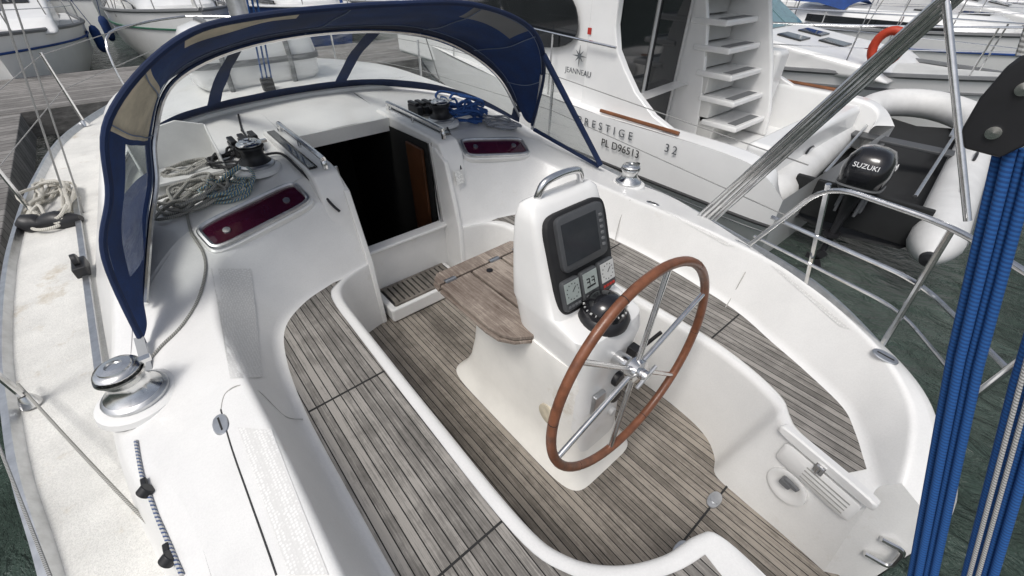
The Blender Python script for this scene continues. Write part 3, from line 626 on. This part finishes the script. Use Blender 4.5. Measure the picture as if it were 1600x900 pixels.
m=MB();m.box((-.15,3.75,1.03),(.04,.03,.05));m.build('mainsheet_block',BLK,yacht,bevel=.01)
# ------------------------------------------------------------------ ropes and loose things on our yacht
def coil(center,rx,ry,turns,r,name,m,label,grp=None,jit=.25,seed=1,rise=.006,base=0):
    rg=random.Random(seed);pts=[];n=turns*9;cx,cy=center
    for k in range(n):
        a=2*math.pi*k/9+rg.uniform(-.2,.2);j=1+rg.uniform(-jit,jit);x=cx+rx*j*math.cos(a)+rg.uniform(-.015,.015);y=cy+ry*j*math.sin(a)+rg.uniform(-.015,.015)
        pts.append(drop(x,y,base+r+rise*(k/9)*rg.uniform(.5,1.4)))
    t=MB();t.tube(cr(pts,4),r,7);o=t.build(name,m);tag(o,label,'rope',grp);return o
coil((-.92,2.46),.13,.09,8,.0075,'coiled_rope',RGREY,'grey rope coil beside the port maroon window under the hood',seed=2,jit=.4)
coil((-.76,2.42),.10,.09,6,.0065,'coiled_rope',RGREEN,'small blue and yellow flecked rope heap by the black port winch',seed=3,jit=.45,rise=.009)
coil((-.66,2.70),.10,.10,5,.0065,'coiled_rope',RBLACK,'tangled black rope ahead of the port cabin winch',seed=13,jit=.5,rise=.01)
coil((.78,2.62),.14,.12,10,.0085,'coiled_rope',RNAVY,'dark blue rope coil beyond the starboard maroon window',seed=4,rise=.012,jit=.4)
coil((.99,2.45),.11,.09,6,.0065,'coiled_rope',RFLECK,'white flecked rope heap outboard of the dark blue coil',seed=5,jit=.45)
coil((.66,2.78),.10,.08,5,.0065,'coiled_rope',RBLACK,'tangled black rope ahead of the starboard cabin winch',seed=15,jit=.5,rise=.01)
coil((-.90,2.73),.085,.055,4,.006,'coiled_rope',RGREY,'grey rope end lying in the white open tray',seed=21,jit=.3,rise=.006,base=.03)
coil((-1.64,3.98),.10,.30,8,.010,'coiled_rope',RWHITE,'tangled white mooring rope heaped on the port side deck',seed=6,jit=.5,rise=.009)
a=P(28,352,.46);b=P(128,342,.46);m=MB();m.tube([a.lerp(b,k/8)+V((0,0,.01*math.sin(k*1.7))) for k in range(9)],[.02,.055,.065,.05,.055,.06,.065,.05,.02],10)
tag(m.build('rope_bag',BLK),'black rope bag lying on the port side deck','bag')
tag(surf_tube([(292,330),(300,365),(318,395),(322,425),(310,470),(285,510),(255,540),(232,565),(212,575)],.006,'furling_line',RGREY,None),'thin grey line running along the port coaming to the silver winch','rope')
t=MB();t.tube(cr([P(28,600,.46),P(110,690,.5),P(190,775,.5),P(275,862,.48)],6),.005,7);tag(t.build('mooring_line',RGREY),'grey line stretched across the port side deck','rope')
tag(surf_tube([(214,690),(224,745),(236,775),(252,815),(272,860),(288,899)],.0055,'sheet_rope',RFLECK,None),'white rope with navy flecks on the outer side of the port coaming','rope')
for a,b,nm in((234,768,'upper'),(272,872,'lower')):
    o=hit(a,b,.012);m=MB();m.lathe([(0,-.012),(.019,-.012),(.019,.012),(0,.012)],o,V((1,.2,.6)));m.box(o+V((0,.028,0)),(.007,.018,.007))
    tag(m.build('pulley_block',BLK,bevel=.003),'black pulley block on the port coaming, '+nm+' of the two','pulley')
tag(surf_tube([(405,250),(440,245),(470,270),(500,300),(515,318),(528,330)],.007,'winch_line',RBLACK,None,.02),'black line from the port cabin winch hanging over the bulkhead','rope')
tag(surf_tube([(685,180),(700,205),(712,240),(720,268)],.006,'winch_line',RBLACK,None,.012),'black line hanging beside the paper sticker','rope')
t=MB();t.tube(cr([drop(-.47,3.35,.008),drop(-.52,3.1,.008),drop(-.55,2.9,.075),drop(-.56,2.72,.06),drop(-.60,2.60,.09)],6),.006,7);tag(t.build('halyard',RBLACK),'dark halyard leading aft to the port cabin winch','rope')
lr=empty('liferaft_canister','white liferaft canister strapped on the cabin roof beyond the hood','liferaft',(0,0,0))
m=MB();m.stack([(-.12,4.12,1.0,.40,.22),(-.12,4.12,1.04,.44,.25),(-.12,4.12,1.15,.45,.26)],5,40);m.stack([(-.12,4.12,1.19,.45,.26),(-.12,4.12,1.32,.43,.25),(-.12,4.12,1.38,.39,.22),(-.12,4.12,1.41,.30,.15)],5,40);m.build('canister_shell',HULLW,lr)
m=MB();m.stack([(-.12,4.12,1.15,.462,.272),(-.12,4.12,1.19,.462,.272)],5,40);m.build('canister_seam',GREYP,lr)
for dx in(-.25,.2):
    m=MB();m.tube(cr([(-.12+dx,3.86,1.0),(-.12+dx,3.84,1.18),(-.12+dx,3.90,1.39),(-.12+dx,4.12,1.42),(-.12+dx,4.33,1.39),(-.12+dx,4.40,1.18),(-.12+dx,4.38,1.0)],4),.018,6);m.build('canister_strap',GREYP,lr)
# ------------------------------------------------------------------ neighbouring motor cruiser
mc=empty('motor_cruiser','white motor cruiser with PRESTIGE 32 lettering moored close alongside','motor boat',(0,0,0))
CX=4.1
sh=[(2.64,.95,.30),(2.6,1.15,.46),(2.6,1.5,.53),(2.6,2.8,.53),(2.6,4.5,.6),(2.75,6.2,.72),(3.25,7.7,.85),(4.1,8.6,.95)]
rub=[(2.66,.95,.05),(2.6,1.15,.07),(2.58,1.5,.08),(2.58,2.8,.09),(2.6,4.5,.14),(2.8,6.2,.26),(3.35,7.6,.35),(4.1,8.4,.4)]
wl=[(2.85,1.0,-.25),(2.8,1.15,-.3),(2.8,1.5,-.35),(2.8,2.8,-.4),(2.85,4.5,-.4),(3.05,6.2,-.35),(3.55,7.3,-.3),(4.1,8.0,-.3)]
kl=[(3.0,1.0,-.7),(3.0,1.15,-.7),(3.0,1.5,-.7),(3.0,2.8,-.7),(3.05,4.5,-.7),(3.3,6.2,-.7),(3.7,7.0,-.7),(4.1,7.5,-.7)]
mx=lambda pts:[(2*CX-p[0],p[1],p[2]) for p in pts]
h=MB();h.grid(loft([sh,rub,wl,kl],[0,.02,.06,0]));h.grid(loft([mx(sh),mx(rub),mx(wl),mx(kl)],[0,.02,.06,0]))
h.add([sh[0],rub[0],wl[0],kl[0],mx(kl)[0],mx(wl)[0],mx(rub)[0],mx(sh)[0]],[list(range(8))]);h.build('hull',HULLW,mc,50)
inn=[(p[0]+.22,p[1]+(.15 if i==0 else 0),p[2]+.015) for i,p in enumerate(sh)];inn[-1]=(4.1,8.35,.94)
flr=[(p[0]+.26,p[1]+(.2 if i==0 else 0),.05) for i,p in enumerate(sh)];flr[-1]=(4.1,8.2,.05)
d=MB();d.grid(loft([sh[:4],inn[:4],flr[:4]],[0,.05,0]));d.grid(loft([mx(sh)[:4],mx(inn)[:4],mx(flr)[:4]],[0,.05,0]))
d.grid([sh[3:],[(CX,p[1],p[2]+.08) for p in sh[3:]],mx(sh)[3:]])
d.add([(2.8,1.2,.05),(5.4,1.2,.05),(5.4,3.1,.05),(2.8,3.1,.05)],[[0,1,2,3]])
d.build('deck',HULLW,mc,50)
m=MB();m.box((4.25,1.42,.25),(1.1,.14,.24));m.build('stern_seat',HULLW,mc,bevel=.06)
t=MB();t.tube(cr([(p[0]-.008,p[1],p[2]) for p in rub],6),.016,6);t.build('rubbing_strake',RUBB,mc)
t=MB();t.tube(cr([(p[0]-.004,p[1],p[2]-.06) for p in rub],6),.006,6);t.build('hull_stripe',TXTG,mc)
for a in(0,1):
    ps_=[(2.63,1.95,.565),(2.63,2.85,.565)] if a==0 else [(5.5,1.5,.565),(5.5,2.6,.565)]
    t=MB();t.tube(ps_,.018,8);t.build('wood_gunwale_trim',WOOD2,mc)
cb=MB();cb.prism([(2.76,a,b) for a,b in((3.02,.45),(3.02,2.0),(5.4,2.0),(6.3,1.35),(7.3,.95),(7.3,.5))],(2.68,0,0));cab=cb.build('cabin',HULLW,mc,bevel=.06)
for xx in(2.72,5.40):
    m=MB();m.prism([(xx,a,b) for a,b in((3.2,.45),(3.2,2.05),(2.72,2.05),(2.80,1.75),(2.88,1.5),(2.88,1.3),(2.82,1.1),(2.70,.95),(2.54,.78),(2.30,.62),(2.05,.53))],(.08,0,0));m.build('cabin_wing',HULLW,cab,bevel=.015)
m=MB();m.box((4.1,3.9,2.12),(1.42,1.75,.08));m.build('flybridge',HULLW,mc,bevel=.05)
ow=[]
for k in range(40):
    a=2*math.pi*k/40;c=math.cos(a);s_=math.sin(a)
    ow.append((2.712,4.40+1.05*math.copysign(abs(c)**.75,c)+.15*s_,1.36+.36*math.copysign(abs(s_)**.85,s_)+.04*c))
m=MB();m.prism(ow,(.01,0,0));m.build('cabin_window',GLASSD,cab,0)
for x0,x1 in((2.90,3.50),(3.54,4.12)):
    m=MB();m.box(((x0+x1)/2,3.0,1.0),((x1-x0)/2,.02,.96));f=m.build('sliding_door',RUBB,cab,bevel=.01)
    m=MB();m.box(((x0+x1)/2,2.978,1.0),((x1-x0)/2-.03,.006,.90));m.build('door_glass',GLASSD,f,0)
    m=MB();m.box((x1-.01,2.972,1.0),(.022,.012,.95));m.build('door_frame',LGREY,f,bevel=.004)
sr=part_empty('staircase',mc)
m=MB();m.prism([(4.86,a,b) for a,b in((2.02,.05),(2.06,.34),(2.22,.82),(2.42,1.30),(2.6,1.75),(3.05,1.75),(3.05,.05))],(.07,0,0));m.build('stair_cheek',HULLW,sr,bevel=.03)
m=MB();m.prism([(4.16,a,b) for a,b in((2.55,.05),(2.60,.5),(2.75,1.2),(2.95,1.75),(3.05,1.75),(3.05,.05))],(.06,0,0));m.build('stair_cheek',HULLW,sr,bevel=.02)
for i in range(6):
    y0=2.06+.11*i;zt=.27+.25*i
    m=MB();m.box((4.50,y0+.25,zt-.025),(.36,.22,.03));m.build('stair_step',HULLW,sr,bevel=.022)
    m=MB();m.box((4.50,y0+.40,zt-.13),(.335,.10,.10));m.build('stair_riser',HULLG,sr,bevel=.01)
    m=MB();m.box((4.50,y0+.13,zt+.0065),(.28,.05,.003));m.build('tread_pad',GREYP,sr,0)
m=MB();m.box((5.1,2.6,.5),(.15,.4,.45));m.build('wet_bar',HULLW,mc,bevel=.06)
Rm=lambda o:frame(o,(0,-1,0),(0,0,1))
text('lettering','PRESTIGE',.105,TXTG,mc,Rm((2.575,2.74,.43)),1.75);text('lettering','32',.105,TXTG,mc,Rm((2.575,1.96,.43)),1.5)
text('registration_number','PL D96513',.105,TXTK,mc,Rm((2.562,2.50,.29)))
text('lettering','JEANNEAU',.075,TXTG,mc,Rm((2.714,3.28,.84)))
m=MB();pt=[]
for k in range(16):
    r=(.10 if k%4==0 else .07) if k%2==0 else .022;a=math.pi*k/8;pt.append((2.716,3.28-r*math.sin(a),.99+r*math.cos(a)))
m.prism(pt,(-.003,0,0));m.build('star_emblem',TXTG,mc,0)
m=MB();m.box((2.715,3.18,1.22),(.003,.022,.028));m.build('flag_sticker',RED,mc,0)
for yy in (3.6,4.6,5.6,6.6):
    m=MB();q=[p for p in cr(sh,8)];q=min(q,key=lambda p:abs(p.y-yy));m.tube([q+V((.05,0,0)),q+V((.07,0,.6))],.011,6);m.build('rail_post',STEEL,mc)
t=MB();t.tube([p+V((.07,0,.6)) for p in cr(sh[3:],6)],.012,8);t.build('side_rail',STEEL,mc)
# ------------------------------------------------------------------ inflatable dinghy and outboard
dg=empty('inflatable_dinghy','white tubed inflatable dinghy with dark floor behind the motor cruiser','dinghy',(3.40,.62,.04),math.radians(5))
HW=.60;TR=.17
ct=[(-.38,-HW,.02),(0,-HW,.04),(1.0,-HW,.06),(2.0,-HW,.10),(2.9,-HW*.97,.16),(3.45,-HW*.72,.22),(3.65,0,.25)]
ct=ct+[(p[0],-p[1],p[2]) for p in ct[:-1]][::-1];cp=cr(ct,6);n=len(cp)
rr=[TR*min(1,.25+.75*min(i,n-1-i)/5) for i in range(n)]
m=MB();m.tube(cp,rr,18);m.build('inflatable_tube',TUBEW,dg,60)
for s in(-1,1):
    m=MB();m.lathe([(.0,-.03),(.05,-.02),(.055,.03)],(-.39,s*HW,.02),X);m.build('tube_end_cap',BLK,dg)
    m=MB();m.tube([V((x,s*(HW+TR*1.0),.045+(x*.03))) for x in(-.0,1.0,2.2)],.014,6);m.build('rubbing_strip',GREYP,dg)
    for x in(.6,1.5,2.3):
        z=.05+.025*x+TR
        m=MB();m.tube(cr([(x,s*HW,z),(x+.06,s*HW,z+.03),(x+.16,s*HW,z+.03),(x+.22,s*HW,z+.01)],4),.012,6);m.build('carry_handle',BLK,dg)
m=MB();m.grid([[(x,-HW+.06,z+.12),(x,-HW+.16,z),(x,0,z-.06),(x,HW-.16,z),(x,HW-.06,z+.12)] for x,z in((.0,-.14),(1.0,-.12),(2.0,-.08),(2.9,.0),(3.45,.08))]);m.build('dinghy_floor',DINGR,dg)
m=MB();m.box((.05,0,.05),(.025,HW-.1,.17));m.build('dinghy_transom',DINGR,dg,bevel=.01)
m=MB();m.box((1.9,0,.17),(.10,HW,.015));m.build('dinghy_seat',BEZ,dg,bevel=.008)
for s in(-1,1):
    m=MB();m.tube([(.3,s*.34,.20),(2.2,s*.38,.26)],.014,8);m.box((2.4,s*.39,.27),(.22,.05,.008));m.build('oar',ALU,dg)
ob=empty('outboard_motor','black outboard motor with white lettering on the dinghy transom','outboard motor',(3.34,.64,.31),math.radians(4));ob.rotation_euler=(0,math.radians(9),math.radians(4))
m=MB();m.stack([(-.06,0,.0,.22,.13),(-.06,0,.05,.26,.155),(-.07,0,.16,.27,.165),(-.08,0,.26,.245,.15),(-.09,0,.325,.18,.11),(-.09,0,.345,.09,.05)],3.4,32);m.build('engine_cowling',BLKG,ob,50)
m=MB();m.stack([(-.06,0,.042,.268,.162),(-.06,0,.055,.268,.162)],3.4,32);m.build('cowling_band',GREYP,ob)
m=MB();m.stack([(-.05,0,-.62,.05,.022),(-.05,0,-.3,.06,.03),(-.05,0,-.05,.09,.06),(-.05,0,.02,.15,.09)],3,20);m.build('engine_leg',BLK,ob)
m=MB();m.stack([(-.08,0,-.40,.13,.06),(-.08,0,-.39,.13,.06)],3,20);m.build('cavitation_plate',BLK,ob)
m=MB();m.lathe([(.0,-.16),(.03,-.14),(.035,.0),(.02,.1),(0,.12)],(-.06,0,-.59),X);m.build('gear_case',BLK,ob)
m=MB()
for k in range(3):
    a=2*math.pi*k/3;u=V((0,math.cos(a),math.sin(a)));m.box(V((-.23,0,-.59))+u*.05,(.006,.035,.025),(V((1,.3,0)).normalized(),u,u.cross(X)))
m.build('propeller',BLK,ob,bevel=.003)
m=MB();m.box((.08,0,-.08),(.05,.10,.12));m.box((.02,.07,-.12),(.08,.012,.10));m.box((.02,-.07,-.12),(.08,.012,.10));m.build('clamp_bracket',GREYP,ob,bevel=.008)
m=MB();m.tube([(.12,.02,.05),(.45,.06,.13)],.018,8);m.build('tiller',BLK,ob)
text('lettering','SUZUKI',.052,TXTW,ob,frame((-.07,-.161,.222),(1,0,0),(0,.18,1)))
text('lettering','SUZUKI',.05,TXTW,ob,frame((-.334,0,.215),(0,-1,0),(.25,0,1)))
# ------------------------------------------------------------------ generic boats
def boat(kind,x,y,hd,L,B,F,label,hm=HULLW,cover=SCOV,seed=0,group=None,glass=GLASSD,stripe=None,hc=1.0):
    r=random.Random(seed);rt=empty('sailing_boat' if kind=='s' else 'cabin_boat',label,'sailing boat' if kind=='s' else 'motor boat',(x,y,-.4),hd,group)
    def hb(t): return B/2*min(1,.80+.5*t)*(1-max(0,(t-.42)/.58)**2.3)
    ts=[i/14 for i in range(15)]
    def pt(t,f,z,rk): return V((f*hb(t),-L/2+L*t+rk*z*t**3,z))
    sh=[pt(t,1,F*(1+.35*t*t),.35) for t in ts];ch=[pt(t,.93,.22+.2*t,.3) for t in ts];kl=[pt(t,.6,-.35,.3) for t in ts]
    M=lambda l:[V((-p.x,p.y,p.z)) for p in l]
    m=MB();rows=[[sh[i],ch[i],kl[i],M(kl)[i],M(ch)[i],M(sh)[i]] for i in range(15)];m.grid(rows);m.add(rows[0],[[0,1,2,3,4,5]]);m.build('hull',hm,rt,50)
    m=MB();dk=[[p+V((-.04 if p.x>0 else 0,0,-.02)),V((0,p.y,p.z+.05)),V((-p.x+.04,p.y,p.z-.02))] for p in sh];m.grid(dk);m.build('deck',HULLG,rt,50)
    for ss in(sh,M(sh)):
        m=MB();m.tube(ss,.035,6);m.build('gunwale',HULLW if hm!=HULLW else GREYP,rt)
    for ss,cc,s in((sh,ch,1),(M(sh),M(ch),-1)):
        m=MB();m.tube([p*.6+q*.4+V((s*.010,0,0)) for p,q in zip(ss,cc)],.02,5);m.build('hull_stripe',stripe or cover,rt)
    if kind=='s':
        m=MB();m.stack([(0,L*.10,F*.98,B*.33,L*.23),(0,L*.10,F+.28,B*.30,L*.22),(0,L*.09,F+.42,B*.25,L*.19)],4,32);c=m.build('coach_roof',HULLW,rt)
        for s in(-1,1):
            m=MB();m.box((s*B*.318,L*.08,F+.2),(.015,L*.14,.07));m.build('cabin_window',GLASSD,c,bevel=.01)
        for yy in(.16,.24):
            m=MB();m.box((0,L*yy,F+.43),(.24,.24,.02));m.build('deck_hatch',GLASSD,c,bevel=.01)
        m=MB();m.box((0,-L*.28,F+.08),(B*.34,L*.15,.12));ck=m.build('cockpit_coaming',HULLW,rt,bevel=.05)
        m=MB();m.box((0,-L*.28,F+.185),(B*.26,L*.12,.02));m.build('cockpit_floor',TEAK,ck,0)
        m=MB();m.tube([(0,L*.16,F+.4),(0,L*.16,F+L*1.15)],.07,10);m.build('mast',ALU,rt)
        m=MB();m.tube([(0,L*.14,F+1.25),(0,-L*.05,F+1.3),(0,-L*.25,F+1.25)],[.16,.14,.06],10);m.build('sail_cover',cover,rt)
        m=MB();yb=-L*.06
        hd_=[[V((math.sin(a)*B*.34,yy,F+.35+hh*math.cos(a))) for a in [(-1.35+2.7*k/10) for k in range(11)]] for yy,hh in((yb-.35,.62),(yb+.15,.62),(yb+.7,.15))];m.grid(hd_);m.build('sprayhood',cover,rt,60)
        for s in(-1,1):
            m=MB();m.tube([(s*B*.45,L*.14,F),(0,L*.16,F+L*1.1)],.010,5);m.build('shroud',WIRE,rt)
            m=MB();m.tube([(s*B*.43,L*.08,F),(0,L*.16,F+L*.55)],.009,5);m.build('shroud',WIRE,rt)
        m=MB();m.tube([(0,-L*.48,F),(0,L*.16,F+L*1.1)],.009,5);m.build('backstay',WIRE,rt)
        m=MB();m.tube([(0,L*.5,F*1.35),(0,L*.16,F+L*1.1)],.035,6);m.build('furled_sail',cover if seed%2 else HULLG,rt)
    else:
        z0=F*1.0;m=MB();m.prism([(-B*.34,a,b) for a,b in((-L*.16,z0),(-L*.16,z0+1.15*hc),(L*.05,z0+1.18*hc),(L*.13,z0+.65*hc),(L*.34,z0+.36*hc),(L*.38,z0+.12*hc))],(B*.68,0,0));c=m.build('cabin',HULLW,rt,bevel=.08)
        for s in(-1,1):
            m=MB();m.prism([(s*(B*.34+.012),a,b) for a,b in((-L*.13,z0+.66*hc),(-L*.13,z0+1.04*hc),(L*.04,z0+1.06*hc),(L*.095,z0+.68*hc))],(-s*.01,0,0));m.build('side_window',GLASSD,c,0)
        u=V((0,L*.08,-.53*hc));nn=V((0,.53*hc,L*.08)).normalized()
        for k in(-1,0,1):
            m=MB();m.box(V((k*B*.21,L*.09,z0+.915*hc))+nn*.012,(B*.097,u.length*.46,.006),(X,u.normalized(),nn));m.build('windscreen',glass,c,0)
        m=MB();m.box((0,-L*.33,z0-.02),(B*.33,L*.13,.05));m.build('cockpit_floor',TEAK if seed%2 else HULLG,rt,0)
        for hy,hx in((.24,0),(.18,-.42),(.18,.42)):
            m=MB();zz=z0+hc*(.36+(.34-hy)/.21*.29)+.012;m.box((hx,L*hy,zz),(.20,.20,.015),(X,V((0,1,-.138*hc*10/L)).normalized(),V((0,.138*hc*10/L,1)).normalized()));m.build('deck_hatch',GLASSD,c,bevel=.008)
        m=MB();m.tube(cr([(-B*.36,-L*.12,z0+.6*hc),(-B*.33,-L*.15,z0+1.5*hc),(0,-L*.16,z0+1.72*hc),(B*.33,-L*.15,z0+1.5*hc),(B*.36,-L*.12,z0+.6*hc)],5),.03,8);m.build('radar_arch',HULLW,rt)
        for s,ss,cc in((1,sh,ch),(-1,M(sh),M(ch))):
            m=MB();idx=(4,5,6,7,8);m.add([ss[i]*.72+cc[i]*.28+V((s*.012,0,0)) for i in idx]+[ss[i]*.5+cc[i]*.5+V((s*.012,0,0)) for i in idx[::-1]],[list(range(10))]);m.build('hull_window',GLASSD,rt,0)
    q=sh[2 if kind=='s' else 5:]
    for hz in(.6,.32):
        rl=[p+V((-.05,0,hz)) for p in q];rl=rl+[V((-p.x,p.y,p.z)) for p in rl[::-1]];m=MB();m.tube(rl,.014 if hz>.5 else .008,6);m.build('guard_rail',STEEL,rt)
    for p in q[::2]:
        for s in(-1,1):
            m=MB();m.tube([V((s*(p.x-.04),p.y,p.z)),V((s*(p.x-.05),p.y,p.z+.6))],.012,5);m.build('rail_post',STEEL,rt)
    for s in(-1,1):
        m=MB();yf=L*-.12;m.lathe([(.0,-.30),(.06,-.27),(.10,-.18),(.10,.18),(.06,.27),(0,.30)],(s*(B/2+.10),yf,F*.55));m.tube([(s*(B/2+.10),yf,F*.55+.28),(s*B*.48,yf,F+.5)],.008,5);m.build('fender',[HULLW,SCOV,NAVY][seed%3],rt)
    return rt
PI=math.pi
boat('m',8.35,4.75,PI,8.6,3.3,.70,'white motor cruiser with bow rail and pale green windscreen, just beyond the dinghy',seed=2,glass=GLASSB,stripe=GREYP,hc=.76)
lb=MB();lc=PX(1386,74,7.3);ring=[lc+V((.0,math.cos(a)*.16,math.sin(a)*.20)) for a in [(-.5*PI+.5+ (2*PI-1.0)*k/20) for k in range(21)]]
lb.tube(ring,.058,12);tag(lb.build('lifebuoy',ORANGE),'orange horseshoe lifebuoy hung on the rail of a white cruiser','lifebuoy')
ordn=['first','second','third','fourth','fifth','sixth','seventh','eighth','ninth','tenth','eleventh','twelfth','thirteenth','fourteenth','fifteenth']
covs=[(SCOV,'blue'),(GCOV,'grey'),(BRD,'burgundy'),(SCOV,'blue'),(GRN,'green')]
def row(xs,yf,kinds,where,L0,Bm,seed0,dark=None):
    n=0
    for i,x in enumerate(xs):
        L=L0[i] if isinstance(L0,list) else L0+rnd.uniform(-.6,.6);y=yf(L);cv,cn=covs[(i+seed0)%5];k=kinds(i)
        if not any(inframe((x+dx,y+dy,z)) for dx in(-1.2,0,1.2) for dy in(-L/2,0,L/2) for z in(-.2,.7)):continue
        kk='sailing boat' if k=='s' else 'cabin boat'
        if i==dark:lab='dark blue hulled %s with %s covers, %s %s'%(kk,cn,ordn[n],where)
        elif k=='s':lab='white sailing boat with %s covers, %s %s'%(cn,ordn[n],where)
        else:lab='%s striped white cabin boat, %s %s'%(cn,ordn[n],where)
        boat(k,x,y,PI,L,Bm[0]+rnd.uniform(0,Bm[1]),rnd.uniform(.8,1.0),lab,hm=NAVY if i==dark else HULLW,cover=cv,seed=seed0+i);n+=1
row((12.3,15.4,18.6,22,25.4,29,32.8,36.6),lambda L:3.8,lambda i:'s' if i%3!=1 else 'm','right of the lifebuoy',9.2,(2.8,.3),20,3)
row((-8.6,-5.2,-2.3,.75,3.7,6.8,9.9,13.1,16.4,20.0,23.6,27.4),lambda L:11.6+L/2,lambda i:'m' if i in(0,2,5,8) else 's','from left beyond the pontoon',[8.5,8.8,6.6]+[8.6]*9,(2.5,.3),41,4)
row((-7,-3.8,-.6,2.5,5.6,8.8,12,15.4,18.8,22.4,26.2,30.2,34.4),lambda L:25.2,lambda i:'s' if i%3 else 'm','from left in the farthest row',9,(2.7,.2),63,4)
# ------------------------------------------------------------------ camera and light
cd=bpy.data.cameras.new('camera');cam=bpy.data.objects.new('camera',cd);col.objects.link(cam)
cd.sensor_width=36;cd.lens=36*Fp/1600;cd.clip_start=.02;cd.clip_end=1500
cam.matrix_world=Matrix(((Rv.x,Uv.x,-D.x,CAM.x),(Rv.y,Uv.y,-D.y,CAM.y),(Rv.z,Uv.z,-D.z,CAM.z),(0,0,0,1)))
sc.camera=cam
wd=bpy.data.worlds.new('World');sc.world=wd;wd.use_nodes=True;nt=wd.node_tree
sky=nt.nodes.new('ShaderNodeTexSky');sky.sky_type='NISHITA';sky.sun_disc=False
el=math.radians(60);az=math.radians(255)
sky.sun_elevation=el;sky.sun_rotation=az;sky.air_density=1.0;sky.dust_density=4.0
hs=nt.nodes.new('ShaderNodeHueSaturation');hs.inputs['Saturation'].default_value=.5
nt.links.new(sky.outputs[0],hs.inputs['Color']);nt.links.new(hs.outputs[0],nt.nodes['Background'].inputs[0]);nt.nodes['Background'].inputs[1].default_value=.128
sl=bpy.data.lights.new('sun','SUN');sl.energy=1.7;sl.angle=math.radians(20);sl.color=(1,.98,.95)
so_=bpy.data.objects.new('sun',sl);col.objects.link(so_)
sd=V((math.sin(az)*math.cos(el),math.cos(az)*math.cos(el),math.sin(el)))
so_.rotation_euler=(-sd).to_track_quat('-Z','Y').to_euler();so_.location=(0,0,20)
sc.view_settings.view_transform='Standard';sc.view_settings.look='None';sc.view_settings.exposure=0
